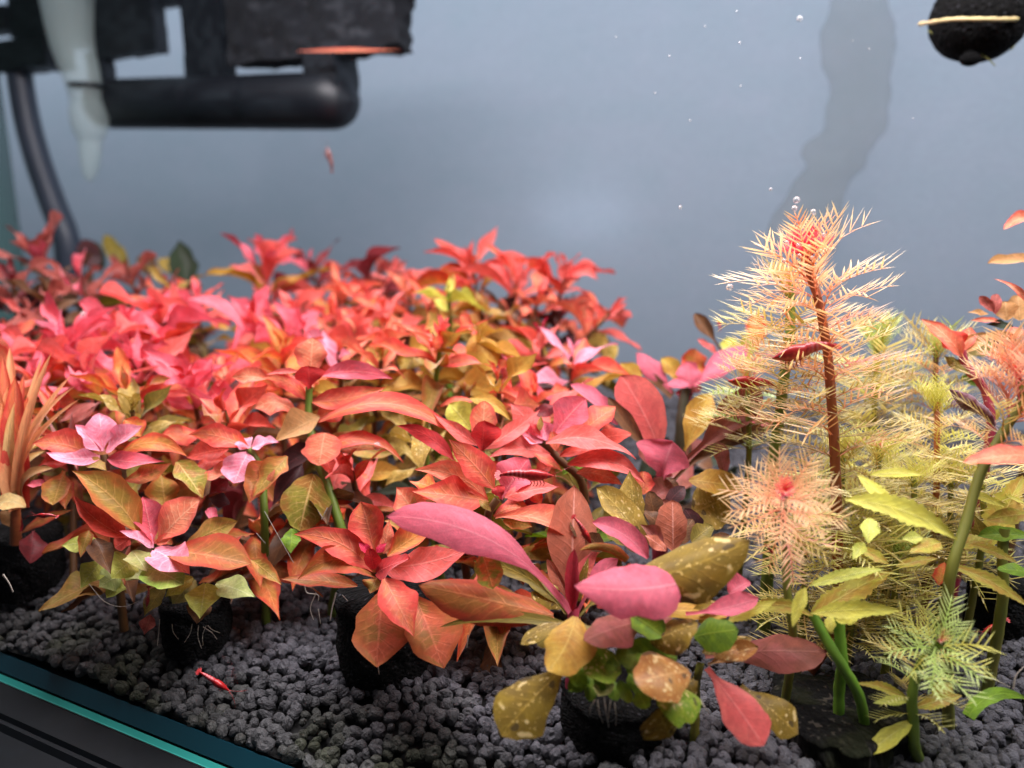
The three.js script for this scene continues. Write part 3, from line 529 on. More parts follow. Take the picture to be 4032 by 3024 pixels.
{
  const p = new Plant('red_stem_plant', 'large coral-pink rosette on a leaning brown stem, right of centre', 'aquatic plant', tD, 560, 770, 0.243, { lean: [0.012, 0.004] });
  p.stem(tD, [[530, 740], [640, 880], [740, 970], [860, 1090]], 0.0015, 'brown');
  p.leaf(tD, 'coralpink', 540, 740, 240, 410, 220, { k: -0.1 });
  p.leaf(tD, 'pink', 600, 710, 900, 370, 270, { shape: 'obov', k: -0.15, wave: 0.06 });
  p.leaf(tD, 'coral', 800, 720, 1160, 440, 240, { shape: 'obov', k: -0.1, z: -0.002, wave: 0.06 });
  p.leaf(tD, 'redorange', 900, 750, 1300, 680, 190, { shape: 'obov', z: -0.003, wave: 0.08 });
  p.leaf(tD, 'pinkwhite', 520, 760, 310, 630, 110, { z: 0.002 });
  p.leaf(tD, 'pinkwhite', 560, 740, 500, 560, 110, { z: 0.001 });
  p.leaf(tD, 'coralpale', 640, 830, 600, 640, 90, { z: 0.002 });
  p.leaf(tD, 'red', 505, 700, 405, 575, 55, { z: 0.003 });
  p.leaf(tD, 'oliveorange', 500, 660, 510, 520, 50, { z: 0.003 });
  p.leaf(tD, 'coralpink', 550, 760, 1340, 900, 200, { k: 0.25, bend: 0.1, z: 0.004 });
  p.leaf(tD, 'redorange', 670, 880, 1020, 850, 90, { k: 0.2, bend: 0.08, z: 0.002 });
  p.leaf(tD, 'coralpink', 740, 950, 1420, 1115, 180, { k: 0.3, bend: 0.14, z: 0.006 });
  p.leaf(tD, 'coralpink', 590, 860, 45, 890, 150, { k: 0.1, bend: 0.08, z: 0.003 });
  p.leaf(tD, 'coral', 450, 850, 695, 1005, 80, { k: 0.3, z: 0.005 });
  p.leaf(tD, 'coralpale', 820, 1020, 1220, 1130, 140, { k: 0.3, bend: 0.06, z: 0.006 });
  p.leaf(tD, 'olive', 860, 1070, 1210, 1130, 80, { k: 0.2, bend: 0.08, z: 0.005 });
  p.leaf(tD, 'coral', 1400, 1010, 1400, 1210, 170, { k: 0.3, z: 0.002, shape: 'oval' });
  p.leaf(tD, 'redorange', 470, 1010, 610, 960, 130, { z: -0.003 });
  p.leaf(tD, 'green', 700, 1040, 800, 880, 70, { z: -0.004 }); p.leaf(tD, 'brightgreen', 800, 990, 950, 910, 60, { z: -0.004 });
  p.leaf(tD, 'darkred', 440, 520, 690, 430, 110, { z: -0.01 });
  p.low(8, 0.02, ['green', 'olive', 'rust', 'orange'], 0.012, 0.034);
}
{
  const p = new Plant('red_stem_plant', 'coral stem plant carrying a red shrimp, centre, behind the long rose leaf', 'aquatic plant', tD, 130, 1290, 0.222);
  p.stem(tD, [[130, 1250], [60, 1350], [40, 1500, -0.003]], 0.0014, 'brown');
  p.leaf(tD, 'pink', 160, 1250, 400, 890, 290, { shape: 'obov', k: -0.1, z: -0.003 });
  p.leaf(tD, 'coralpink', 190, 1230, 665, 1140, 170, { k: 0.05 });
  p.leaf(tB, 'coral', 2095, 1270, 1695, 840, 230, { shape: 'lance', k: 0.05, z: 0.003 });
  p.leaf(tB, 'coralpale', 2030, 1360, 1395, 1105, 190, { k: 0.1, bend: 0.1 });
  p.leaf(tB, 'coral', 2040, 1370, 1370, 1290, 260, { k: 0.25, z: 0.002, bend: -0.02 });
  p.leaf(tB, 'orange', 1640, 1290, 1350, 1200, 200, { z: -0.006, wave: 0.4 });
  p.leaf(tD, 'red', 160, 1250, 130, 1130, 110, { shape: 'heart', z: 0.003 });
  p.leaf(tD, 'coral', 95, 1400, 400, 1340, 180, { k: 0.2, bend: 0.1, shape: 'obov' });
  p.leaf(tD, 'coralpale', 110, 1410, 860, 1650, 240, { k: 0.3, bend: 0.1, z: 0.003, shape: 'obov' });
  p.leaf(tD, 'amber', 180, 1440, 440, 1490, 150, { k: 0.2 });
  p.leaf(tD, 'darkred', 430, 1210, 440, 1380, 120, { z: -0.004 });
  p.leaf(tD, 'coral', 440, 1190, 510, 1300, 110, { z: -0.002 });
  p.leaf(tB, 'oliveorange', 1960, 1370, 2070, 1470, 60, { z: 0.004 });
  p.low(6, 0.022, ['rust', 'orange', 'amber', 'brown'], 0.008, 0.03);
}
// broad spoon-leaved rosettes
{
  const p = new Plant('spoon_leaf_plant', 'rose and olive spoon-leaved plant with a long arching pink leaf, front centre', 'aquatic plant', tH, 775, 830, 0.194), sp = { shape: 'spat', wave: 0.05 };
  p.stem(tH, [[785, 760], [800, 880], [810, 1000]], 0.0026, 'rose', 0.0015);
  p.leaf(tH, 'rosetan', 770, 720, 800, -310, 400, { shape: 'obov', wave: 0.04, twist: 0, k: -0.28, z: -0.012, cup: 0.05, face: 0.75 });
  p.leaf(tH, 'rose', 770, 800, -840, -40, 340, { ...sp, k: 0.05, bend: 0.1, cup: -0.25, twist: 0.25, z: 0.002, label: 'long rose-pink leaf arching left' });
  p.leaf(tH, 'crimson', 785, 790, 800, 245, 110, { shape: 'oval', k: -0.05, z: 0.003, cup: 0.7, label: 'young crimson leaf' });
  p.leaf(tH, 'olive', 730, 820, -80, 350, 120, { shape: 'spat', bend: 0.09, cup: 0.2 });
  p.leaf(tH, 'olive', 800, 950, -380, 930, 90, { shape: 'strap', bend: 0.06, z: 0.004, wave: 0.02 });
  p.leaf(tH, 'rust', 620, 820, -560, 560, 330, { shape: 'oval', k: -0.05, z: 0.003, cup: -0.5, bend: -0.02, wave: 0.05, label: 'rust-orange leaf folded over lengthwise' });
  p.leaf(tC, 'variegated', 1985, 610, 2080, 930, 210, { z: 0.002, shape: 'oval', k: 0.2 });
  p.leaf(tH, 'gold', 805, 830, 565, 1310, 350, { shape: 'oval', k: 0.55, z: 0.014, cup: -0.35, wave: 0.07, bend: -0.08, label: 'golden yellow leaf bending down to the gravel' });
  p.leaf(tH, 'olivespot', 745, 1240, 165, 1880, 380, { shape: 'heart', k: 0.35, z: 0.016, cup: -0.2, wave: 0.06, label: 'speckled olive leaf lying on the gravel' });
  p.leaf(tH, 'rosebrown', 1350, 880, 880, 1040, 290, { shape: 'oval', k: 0.5, z: 0.014, cup: -0.2, wave: 0.04 });
  p.leaf(tH, 'olivespot', 1180, 560, 2330, 170, 430, { shape: 'oval', k: 0.25, z: 0.012, cup: -0.5, twist: 0, wave: 0.05, bend: -0.06, label: 'large golden-olive leaf with pale spots, reaching right' });
  p.leaf(tH, 'rose', 1690, 540, 800, 565, 420, { shape: 'drop', k: 0.1, z: 0.022, cup: -0.42, twist: 0.05, wave: 0.04, bend: -0.07, face: 0.6, label: 'broad pink leaf with its tip pointing left' });
  p.leaf(tH, 'green', 1300, 820, 1580, 1010, 210, { shape: 'oval', wave: 0.06, twist: 0, z: 0.014 });
  p.leaf(tH, 'olivespot', 1460, 1060, 1880, 890, 290, { shape: 'oval', k: 0.3, z: 0.017, cup: -0.4 });
  p.leaf(tH, 'green', 1840, 1010, 2230, 950, 260, { shape: 'oval', wave: 0.06, twist: 0, k: 0.2, z: 0.014, cup: -0.2 });
  p.leaf(tH, 'green', 1610, 1190, 1150, 1180, 260, { shape: 'oval', wave: 0.06, twist: 0, k: 0.3, z: 0.016 });
  p.leaf(tH, 'greenspot', 1180, 1200, 880, 1330, 280, { shape: 'oval', wave: 0.06, twist: 0, k: 0.4, z: 0.017 });
  p.leaf(tH, 'green', 1180, 1270, 1070, 1260, 90, { shape: 'oval', z: 0.021 });
  p.leaf(tH, 'tanorange', 1810, 1310, 1325, 1410, 360, { shape: 'oval', k: 0.4, z: 0.022, cup: -0.3, wave: 0.05, label: 'blistered orange-tan leaf' });
  p.leaf(tH, 'greenspot', 1910, 1570, 1520, 1600, 290, { shape: 'oval', wave: 0.06, twist: 0, k: 0.3, z: 0.022, cup: -0.4 });
  p.leaf(tH, 'olivespot', 1520, 1640, 1640, 1890, 310, { shape: 'oval', k: 0.3, z: 0.022, cup: -0.4 });
  p.leaf(tH, 'green', 900, 1250, 720, 1360, 110, { shape: 'oval', z: 0.014 }); p.leaf(tH, 'green', 930, 1330, 750, 1490, 120, { shape: 'oval', z: 0.014 }); p.leaf(tH, 'brightgreen', 1190, 1390, 1290, 1590, 100, { shape: 'oval', z: 0.018 });
  p.leaf(tH, 'green', 960, 1360, 930, 1580, 110, { shape: 'oval', z: 0.012 }); p.leaf(tH, 'paleolive', 1010, 1390, 1110, 1510, 120, { shape: 'oval', z: 0.02 }); p.leaf(tH, 'green', 1130, 1400, 1170, 1570, 110, { shape: 'oval', z: 0.012 }); p.leaf(tH, 'green', 1280, 1330, 1420, 1520, 120, { shape: 'oval', z: 0.013 }); p.leaf(tH, 'limepale', 850, 1020, 830, 1130, 60, { shape: 'oval', z: 0.016 });
  for (const [m, bx, by, tx, ty, w, z] of [['olivespot', 800, 870, 330, 1080, 130, 0.006], ['rose', 830, 800, 1180, 330, 150, -0.004], ['rosecoral', 800, 760, 980, 200, 150, -0.01], ['olive', 820, 860, 1290, 520, 130, 0.001], ['rosebrown', 1240, 830, 1760, 600, 170, 0.002], ['olivespot', 1260, 860, 1990, 640, 150, 0.001], ['rose', 1250, 820, 2050, 470, 150, -0.003], ['gold', 1250, 870, 2050, 830, 130, 0.008], ['olive', 760, 830, 380, 500, 110, -0.004], ['rosetan', 760, 800, 560, 330, 120, -0.012], ['olive', 830, 880, 1080, 1090, 120, 0.01]]) p.leaf(tH, m, bx, by, tx, ty, w, { shape: 'spat', z, cup: -0.15, wave: 0.06, bend: 0.05 });
  for (const [m, bx, by, tx, ty, w, z] of [['green', 1000, 1100, 1090, 1230, 120, 0.015], ['brightgreen', 1240, 1150, 1420, 1300, 150, 0.018], ['green', 1480, 1160, 1700, 1200, 150, 0.013], ['brightgreen', 860, 1290, 800, 1440, 110, 0.017], ['green', 1060, 1330, 1010, 1480, 100, 0.019], ['brightgreen', 1350, 1480, 1430, 1640, 110, 0.02], ['green', 720, 1230, 640, 1350, 90, 0.012], ['rosebrown', 1600, 760, 1780, 560, 150, -0.004], ['rosetan', 1050, 640, 900, 420, 130, -0.008], ['olive', 1240, 760, 1500, 660, 130, 0.004], ['goldolive', 1680, 830, 1960, 720, 150, 0.002], ['rosecoral', 1000, 760, 1210, 560, 130, -0.006], ['olivespot', 690, 760, 420, 620, 120, -0.004], ['brown', 950, 900, 1150, 1060, 150, 0.006], ['olive', 640, 980, 480, 1090, 110, 0.004], ['rosebrown', 1500, 800, 1640, 940, 140, 0.004], ['rose', 1850, 560, 2120, 380, 150, -0.002], ['gold', 1880, 880, 2140, 800, 110, 0.002], ['tanorange', 2010, 1180, 2230, 1120, 120, 0.014]]) p.leaf(tH, m, bx, by, tx, ty, w * 1.15, { shape: 'oval', z, cup: -0.2, wave: 0.06, twist: 0.1 });
  p.leaf(tH, 'rose', 1440, 330, 955, 15, 180, { ...sp, shape: 'oval', bend: 0.08, z: -0.001, k: 0 });
  p.leaf(tD, 'goldolive', 1420, 1700, 990, 1150, 240, { shape: 'oval', bend: 0.05, z: -0.006 });
  p.leaf(tD, 'goldolive', 1330, 1480, 1280, 1000, 210, { shape: 'lance', z: -0.012 });
  p.leaf(tD, 'rosetan', 1660, 1700, 1650, 1255, 250, { shape: 'oval', z: -0.006, cup: 0.05 });
  for (const [m, bx, by, tx, ty, w, z] of [['brown', 1450, 1700, 1180, 1560, 170, -0.016], ['olive', 1250, 1650, 1060, 1480, 150, -0.02], ['brown', 1500, 1420, 1450, 1180, 150, -0.02], ['rosebrown', 1720, 1500, 1560, 1260, 160, -0.022], ['brown', 1700, 1650, 1830, 1420, 170, -0.014], ['olive', 1820, 1620, 2000, 1480, 170, -0.012], ['darkgreen', 1350, 1350, 1180, 1240, 140, -0.026], ['brown', 900, 1600, 780, 1420, 150, -0.016], ['brown', 2000, 1700, 2150, 1560, 150, -0.004], ['rosebrown', 1200, 1400, 1120, 1200, 130, -0.03], ['maroon', 1600, 1300, 1760, 1140, 150, -0.03], ['brown', 1050, 1700, 900, 1560, 150, -0.012], ['maroon', 1900, 1560, 1760, 1330, 150, -0.026]]) p.leaf(tD, m, bx, by, tx, ty, w, { shape: 'oval', z, wave: 0.08 });
  p.leaf(tD, 'rosebrown', 1580, 1640, 1370, 1470, 110, { z: -0.003, cup: 0.5 });
  p.leaf(tD, 'rosetan', 1600, 1700, 1410, 1560, 110, { z: -0.001 });
  p.leaf(tD, 'brown', 1570, 1500, 1370, 1330, 130, { z: -0.012 });
  p.leaf(tH, 'amber', 1270, 340, 840, 260, 80, { shape: 'strap', bend: 0.14, cup: -0.6 });
  p.leaf(tH, 'brown', 900, 720, 1130, 330, 150, { shape: 'spat', z: -0.008 }); p.leaf(tH, 'brown', 780, 700, 640, 350, 150, { shape: 'spat', z: -0.014 });
  p.leaf(tH, 'olivespot', 830, 700, 920, 320, 70, { shape: 'strap', z: -0.004 }); p.leaf(tH, 'goldolive', 660, 640, 540, 570, 100, { shape: 'oval', z: -0.006 });
  for (const [a, b, c, e] of [[980, 1560, 940, 1700], [1000, 1560, 1050, 1760], [1120, 1560, 1090, 1750], [1150, 1590, 1160, 1780], [1060, 1540, 1100, 1800], [1900, 1560, 1980, 1680]]) p.root(tH, [[a, b, 0.018], [(a + c) / 2 + rr(-25, 25), (b + e) / 2, 0.02], [c, e, 0.018]], 0.00028);
}
{
  const p = new Plant('spoon_leaf_plant', 'spoon-leaved plant with a hanging red-pink leaf beside the mossy mound, front right', 'aquatic plant', tQ, 1290, 560, 0.186), sp = { shape: 'spat', wave: 0.05 };
  p.stem(tQ, [[1290, 530], [1270, 620], [1262, 660, -0.004]], 0.0012, 'olive');
  p.leaf(tQ, 'rosecoral', 1330, 560, 1715, 1085, 240, { shape: 'heart', twist: 0, k: 0.5, z: 0.006, cup: -0.2, wave: 0.04, label: 'red-pink leaf hanging to the gravel' });
  p.leaf(tQ, 'olivespot', 1560, 680, 1945, 1005, 220, { shape: 'heart', k: 0.3, z: 0.002, cup: -0.2 });
  p.leaf(tQ, 'rosebrown', 1320, 480, 2140, 455, 240, { shape: 'heart', twist: 0, k: 0.1, z: -0.004, cup: -0.15, label: 'dull brown leaf lying to the right' });
  p.leaf(tQ, 'tanorange', 1340, 540, 1680, 420, 130, { shape: 'obov', z: 0.004 });
  p.leaf(tQ, 'olivespot', 1300, 460, 1640, 360, 110, { shape: 'oval', z: 0 });
  p.leaf(tQ, 'olive', 1150, 200, 1310, 20, 60, { shape: 'strap', z: -0.004 });
  p.leaf(tQ, 'rose', 1190, 200, 1680, 90, 140, { ...sp, k: 0.1, z: 0.002, bend: -0.06 });
  p.leaf(tQ, 'rose', 1480, 60, 1620, -20, 130, { shape: 'oval', z: 0.0 });
  p.leaf(tQ, 'olivespot', 1220, 220, 1420, 130, 80, { shape: 'oval', z: 0 }); p.leaf(tQ, 'crimson', 1130, 150, 1210, 30, 40, { shape: 'strap', z: -0.005 });
  p.leaf(tQ, 'olivespot', 1200, 640, 1250, 760, 90, { shape: 'strap', z: 0.004 }); p.leaf(tQ, 'yellow', 1470, 250, 1800, 110, 70, { z: 0.002, shape: 'saw' });
}
{
  const p = new Plant('spoon_leaf_plant', 'spoon-leaved plant with a tall salmon leaf and a folded magenta leaf, right of centre', 'aquatic plant', tD, 1590, 1100, 0.258), sp = { shape: 'spat', wave: 0.05 };
  p.stem(tD, [[1570, 1000], [1570, 1110], [1560, 1250]], 0.0028, 'rose');
  p.leaf(tD, 'rosecoral', 1620, 1060, 1200, 170, 360, { shape: 'spat', k: -0.2, cup: 0.05, wave: 0.04, bend: 0.03, label: 'tall broad salmon leaf' });
  p.leaf(tD, 'brown', 1560, 930, 1090, 360, 130, { ...sp, k: -0.1, cup: 0.5, bend: -0.06 });
  p.leaf(tD, 'rosecoral', 1530, 900, 1160, 380, 120, { ...sp, z: -0.006 });
  p.leaf(tD, 'rose', 1180, 600, 760, 250, 170, { shape: 'oval', z: -0.01, bend: 0.05 });
  p.leaf(tD, 'rose', 1550, 1060, 1650, 740, 420, { shape: 'heart', k: 0.2, z: 0.008, cup: 0.5, label: 'folded magenta-pink leaf facing the glass' });
  p.leaf(tL, 'rosebrown', 700, 1170, 1290, 610, 210, { ...sp, k: 0, bend: -0.03, z: 0.004 });
  p.leaf(tL, 'rose', 800, 1080, 1240, 830, 190, { ...sp, z: -0.002 });
  p.leaf(tL, 'rosebrown', 1100, 990, 1380, 800, 170, { shape: 'oval', z: -0.008 });
  p.leaf(tL, 'brown', 630, 1300, 1330, 900, 140, { ...sp, bend: 0.06, z: 0.006, cup: 0.4 });
  p.leaf(tL, 'gold', 730, 1060, 920, 640, 190, { shape: 'obov', z: -0.006 });
  p.leaf(tL, 'rosebrown', 1020, 1230, 965, 990, 90, { shape: 'oval', z: 0.012 });
  p.leaf(tL, 'gold', 760, 1270, 1150, 1340, 160, { shape: 'oval', z: 0.012, k: 0.2 });
  p.leaf(tL, 'goldolive', 780, 1520, 1060, 1400, 300, { shape: 'oval', z: 0.012, k: 0.1 });
  p.leaf(tL, 'brown', 520, 1400, 650, 1260, 190, { shape: 'oval', z: 0.008 });
  p.leaf(tL, 'rosebrown', 430, 1020, 480, 1180, 120, { shape: 'oval', z: 0 });
  p.leaf(tL, 'rosebrown', 480, 1400, 640, 1300, 150, { shape: 'oval', z: 0.01 });
}
{
  const p = new Plant('spoon_leaf_plant', 'pink spoon-leaved plant against the back film, with a dark curled stalk above it', 'aquatic plant', tL, 760, 720, 0.315);
  p.stem(tL, [[740, 600], [720, 720], [700, 900]], 0.0026, 'dark');
  p.leaf(tL, 'rose', 640, 640, 380, 345, 130, { shape: 'obov', cup: -0.2 });
  p.leaf(tL, 'brown', 640, 660, 400, 470, 70, { shape: 'strap' });
  p.leaf(tL, 'gold', 720, 560, 560, 385, 110, { shape: 'oval' }); p.leaf(tL, 'gold', 420, 560, 260, 420, 130, { shape: 'lance' });
  p.leaf(tL, 'rose', 770, 600, 745, 410, 150, { shape: 'oval', z: 0.004 });
  p.leaf(tL, 'orange', 790, 540, 810, 320, 160, { shape: 'oval', z: -0.004 });
  p.leaf(tL, 'rose', 800, 590, 1190, 290, 190, { shape: 'obov', cup: -0.2, z: 0.006 });
  p.leaf(tL, 'rose', 600, 580, 760, 570, 80, { shape: 'oval', z: 0.01 });
  p.leaf(tL, 'crimson', 730, 760, 730, 600, 110, { shape: 'heart' }); p.leaf(tL, 'rosebrown', 780, 640, 830, 560, 100, { shape: 'oval' });
  p.leaf(tL, 'brown', 990, 330, 800, 60, 90, { shape: 'spat', cup: 0.6 }); p.leaf(tL, 'rosecoral', 960, 350, 820, 250, 55, { shape: 'oval' });
  p.leaf(tL, 'yellow', 1060, 380, 1060, 235, 130, { shape: 'oval', z: -0.01 }); p.leaf(tL, 'yellow', 1170, 420, 1200, 210, 110, { shape: 'oval', z: -0.01 });
  p.leaf(tL, 'orange', 1260, 400, 1250, 60, 130, { shape: 'spat', z: -0.006 });
  p.low(6, 0.024, ['brown', 'rosebrown', 'darkgreen'], 0.01, 0.035);
}
// the far dark plants
{
  const p = new Plant('broad_leaf_plant', 'dark silhouetted broad leaves standing against the back, far left', 'aquatic plant', tE, 1300, 260, 0.56);
  p.stem(tE, [[1300, 200], [1300, 330]], 0.002, 'dark');
  p.leaf(tE, 'darkgreen', 1640, 420, 1560, -10, 210, { shape: 'lance', face: 0.8 }); p.leaf(tE, 'olive', 1120, 270, 910, -60, 130, { shape: 'oval', face: 0.8 });
  p.leaf(tE, 'maroon', 830, 260, 720, -20, 160, { shape: 'oval', face: 0.8 }); p.leaf(tE, 'darkgreen', 880, 270, 800, 0, 120, { shape: 'oval', face: 0.8, z: -0.01 });
  p.leaf(tE, 'brown', 1300, 300, 1270, 110, 140, { shape: 'oval', face: 0.8 }); p.leaf(tE, 'goldolive', 1500, 280, 1400, 150, 120, { shape: 'oval', face: 0.8 });
  p.low(12, 0.04, ['brown', 'dullred', 'darkgreen', 'maroon'], 0.02, 0.06);
}

// ------------------------------------------------------------------ plants grown by rule: one per crown in the photograph
const corals = ['coral', 'coralpink', 'coralpale'], pinks = ['pink', 'coralpink', 'pink'], darks = ['darkred', 'dullred', 'dullred'], dull = ['dullred', 'coral', 'oliveorange'];
const B = (label, t, x, y, o) => bush(label, t, x, y, o);
B('pale pink spiky stem plant at the far left edge, before the dark hose', tE, 320, 150, { d: 0.46, L: 0.036, pals: ['dullred', 'dullred', 'pink'], low: ['brown', 'dullred'], n: 5, wr: 0.2, elev: [80, 60, 35, 20, 5] });
B('maroon stem plant at the far left edge', tE, 110, 340, { d: 0.42, L: 0.03, pals: darks, low: ['maroon', 'darkred'], n: 6 });
B('pink stem plant with thin upright leaves in front of the dark hose', tE, 700, 330, { d: 0.44, L: 0.034, pals: ['pink', 'dullred'], low: ['dullred', 'brown', 'olive'], n: 6, wr: 0.22, elev: [78, 50, 30, 10, 0, -10] });
B('dull red stem plant right of the hose foot, far left', tE, 1130, 330, { d: 0.46, L: 0.034, pals: ['dullred', 'dullred', 'brown'], low: ['dullred', 'brown', 'olive'], n: 6, wr: 0.22 });
B('dusky stem plant below the dark silhouetted leaves', tE, 1500, 420, { d: 0.44, L: 0.03, pals: dull, low: ['brown', 'olive', 'darkgreen'], n: 5 });
B('dim brown stem plant in the dark gap at the far left', tE, 400, 470, { d: 0.38, L: 0.028, pals: ['brown', 'dullred'], low: ['brown', 'darkgreen'], n: 5 });
B('red many-leaved crown rising highest on the left of the back row', tF, 330, 330, { d: 0.47, L: 0.036, pals: ['coralpink', 'coralpink', 'pink'], low: ['coralpink', 'gold'], n: 6, per: 4, wr: 0.27, elev: [78, 60, 38, 18, 2, -12] });
B('crimson crown with one leaf pointing straight up, back row', tF, 720, 330, { d: 0.5, L: 0.034, pals: ['pink', 'dullred', 'darkred'], low: dull, n: 6 });
B('dark red crown with a nearly black tip, back row centre', tF, 1200, 420, { d: 0.48, L: 0.034, pals: ['darkred', 'dullred'], young: 'darkred', low: ['dullred', 'brown'], n: 6 });
B('coral crown under the crimson one, second row back', tF, 960, 550, { d: 0.43, L: 0.032, pals: corals, n: 6 });
B('dull red crown low on the skyline right of the dark red tip', tF, 1440, 450, { d: 0.48, L: 0.034, pals: ['dullred', 'coralpink'], low: dull, n: 6 });
B('coral crown with a rounded leaf standing up beside the yellow-tipped stem', tF, 1590, 520, { d: 0.44, L: 0.03, pals: corals, n: 5, wr: 0.42 });
B('coral crown with a long leaf aimed up and left on the skyline', tG, 580, 310, { d: 0.42, L: 0.036, pals: ['coralpink', 'coral', 'coralpink'], n: 6, wr: 0.25 }).leaf(tG, 'redorange', 560, 310, 240, 90, 80, { shape: 'strap', face: 0.7 });
B('big coral crown on the skyline left of the last two', tG, 960, 430, { d: 0.41, L: 0.036, pals: ['coralpink', 'coral', 'coralpink'], low: ['coralpale', 'orange'], n: 6, wr: 0.36 });
B('coral crown with a drooping leaf at its right, right end of the skyline', tG, 1390, 410, { d: 0.42, L: 0.034, pals: ['coralpink', 'coral'], low: ['coralpale', 'orange'], n: 5, tilt: [0.25, 0.1] }).leaf(tG, 'coralpink', 1380, 430, 1670, 450, 120, { bend: 0.2 });
B('coral star facing right, last crown before the open water', tG, 1770, 740, { d: 0.38, L: 0.03, pals: ['coralpink', 'coral'], low: ['goldolive', 'coralpale', 'olive'], n: 6, tilt: [0.75, 0.2], wr: 0.26 });
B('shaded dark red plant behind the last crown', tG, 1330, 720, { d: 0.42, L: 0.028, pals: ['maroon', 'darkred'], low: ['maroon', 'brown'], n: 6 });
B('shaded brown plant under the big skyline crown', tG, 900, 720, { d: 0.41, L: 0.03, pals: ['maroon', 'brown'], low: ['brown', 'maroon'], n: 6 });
B('pink crown with a wide arching leaf, middle left', tE, 1400, 640, { d: 0.36, L: 0.04, pals: ['pink', 'pink', 'coralpink'], low: ['redorange', 'darkred', 'coral'], n: 6, wr: 0.36 }).leaf(tE, 'pink', 1640, 500, 2140, 790, 130, { bend: 0.1 });
B('pink crown with a cupped pale heart, left', tE, 570, 860, { d: 0.325, L: 0.04, pals: pinks, young: 'pinkwhite', low: ['coral', 'orange', 'dullred'], n: 6, wr: 0.38 }).leaf(tE, 'pink', 600, 880, 1000, 690, 150, { bend: 0.06 });
B('pink plant with overlapping flat leaves between the two large pink crowns', tE, 1120, 780, { d: 0.345, L: 0.038, pals: pinks, low: ['coral', 'rust'], n: 6, wr: 0.36 });
B('pink-red crown with one round upright leaf, middle of the field', tF, 210, 760, { d: 0.375, L: 0.032, pals: ['pink', 'coralpink'], young: 'red', low: ['dullred', 'coral'], n: 6, wr: 0.42 }).leaf(tF, 'pink', 220, 860, 300, 600, 200, { shape: 'oval' });
B('coral crown with a fanned pair of leaves, middle of the field', tF, 910, 760, { d: 0.38, L: 0.03, pals: corals, n: 6, wr: 0.38 });
B('coral crown left of the yellow-tipped stem, middle of the field', tF, 1350, 730, { d: 0.39, L: 0.032, pals: ['coral', 'coralpink'], n: 6, wr: 0.4 });
B('small coral crown in front of the fanned pair', tF, 1130, 830, { d: 0.36, L: 0.027, pals: corals, low: ['gold', 'oliveorange'], n: 6 });
B('olive-yellow stem plant with curled yellow tips, centre of the field', tG, 370, 560, { d: 0.36, L: 0.028, pals: ['yellow', 'gold'], young: 'yellow', low: ['goldolive', 'olive', 'gold'], n: 6, stem: 'bright', wr: 0.3, elev: [40, 20, 5, -8, -20, -25] });
B('golden-brown crown right of the yellow-tipped stem', tG, 640, 660, { d: 0.37, L: 0.028, pals: ['oliveorange', 'amber'], low: ['oliveorange', 'olive', 'gold'], n: 6, wr: 0.42, elev: [30, 15, 2, -12, -30, -35] });
B('red crown with leaves held flat, below the skyline on the right', tG, 1170, 960, { d: 0.345, L: 0.03, pals: ['coralpink', 'redorange'], young: 'magenta', low: ['coral', 'maroon', 'orange'], n: 6 });
B('pale pink crown with white-lit leaves above the rose spoon leaves', tG, 1440, 1120, { d: 0.315, L: 0.03, pals: ['pinkwhite', 'coralpink', 'coral'], low: ['gold', 'coral', 'maroon'], n: 6, wr: 0.38 });
B('dense many-tiered plant with small golden-orange leaves, centre', tG, 300, 960, { d: 0.29, L: 0.024, gap: 0.0048, pals: ['coral', 'coralpale', 'amber'], young: 'coralpink', low: ['amber', 'oliveorange', 'goldolive', 'gold'], n: 9, per: 5, split: 3, wr: 0.36, stem: 'bright', elev: [70, 40, 18, 5, -5, -15, -25, -32] });
{
  const p = B('plant with one big golden leaf folded downward, right of the many-tiered plant', tG, 640, 930, { d: 0.3, L: 0.022, pals: ['gold', 'coral'], low: ['goldolive', 'amber'], n: 5 });
  p.leaf(tG, 'gold', 590, 920, 760, 1230, 260, { shape: 'oval', cup: -0.3, k: 0.3, label: 'big golden leaf folded downward' });
}
B('pink rosette with a small red heart, left of the tall coral stem', tE, 1660, 1240, { d: 0.29, L: 0.032, pals: ['pink', 'pink', 'coralpink'], young: 'red', low: ['pink', 'coral', 'rust'], n: 6, wr: 0.42 }).leaf(tE, 'pink', 1660, 1310, 1850, 1010, 200, { shape: 'obov' });
B('red crown behind the pink rosette with a small red heart', tE, 1450, 930, { d: 0.335, L: 0.034, pals: ['coralpink', 'redorange', 'pink'], low: ['redorange', 'rust', 'darkred'], n: 6 });
B('pink plant with one long leaf slanting down to the right, left of centre', tE, 1160, 1030, { d: 0.31, L: 0.034, pals: pinks, low: ['coral', 'rust', 'gold'], n: 6 }).leaf(tE, 'pink', 1240, 980, 1610, 1290, 110, { k: 0.2 });
B('coral plant half hidden behind the spiky orange plant', tE, 180, 960, { d: 0.335, L: 0.034, pals: ['pink', 'redorange'], low: ['coral', 'darkred', 'rust'], n: 6 });
B('small pale coral crown at the left edge under the dark gap', tE, 60, 850, { d: 0.36, L: 0.028, pals: ['coralpale', 'coral'], low: ['orange', 'brown'], n: 5 });
B('dusky pink crown with wide blurred leaves, centre left of the field', tF, 470, 900, { d: 0.355, L: 0.034, pals: ['dullred', 'pink'], low: ['dullred', 'coral', 'rust'], n: 6, wr: 0.4 });
B('orange crown tucked behind the tall coral stem', tF, 470, 1090, { d: 0.31, L: 0.032, pals: ['orange', 'coral'], low: ['rust', 'orange', 'brown'], n: 6, wr: 0.42 });
B('coral and white-lit crown beside the tall coral stem tip', tF, 960, 1080, { d: 0.315, L: 0.026, pals: ['coralpale', 'pinkwhite'], low: ['oliveorange', 'gold', 'olive'], n: 6 });
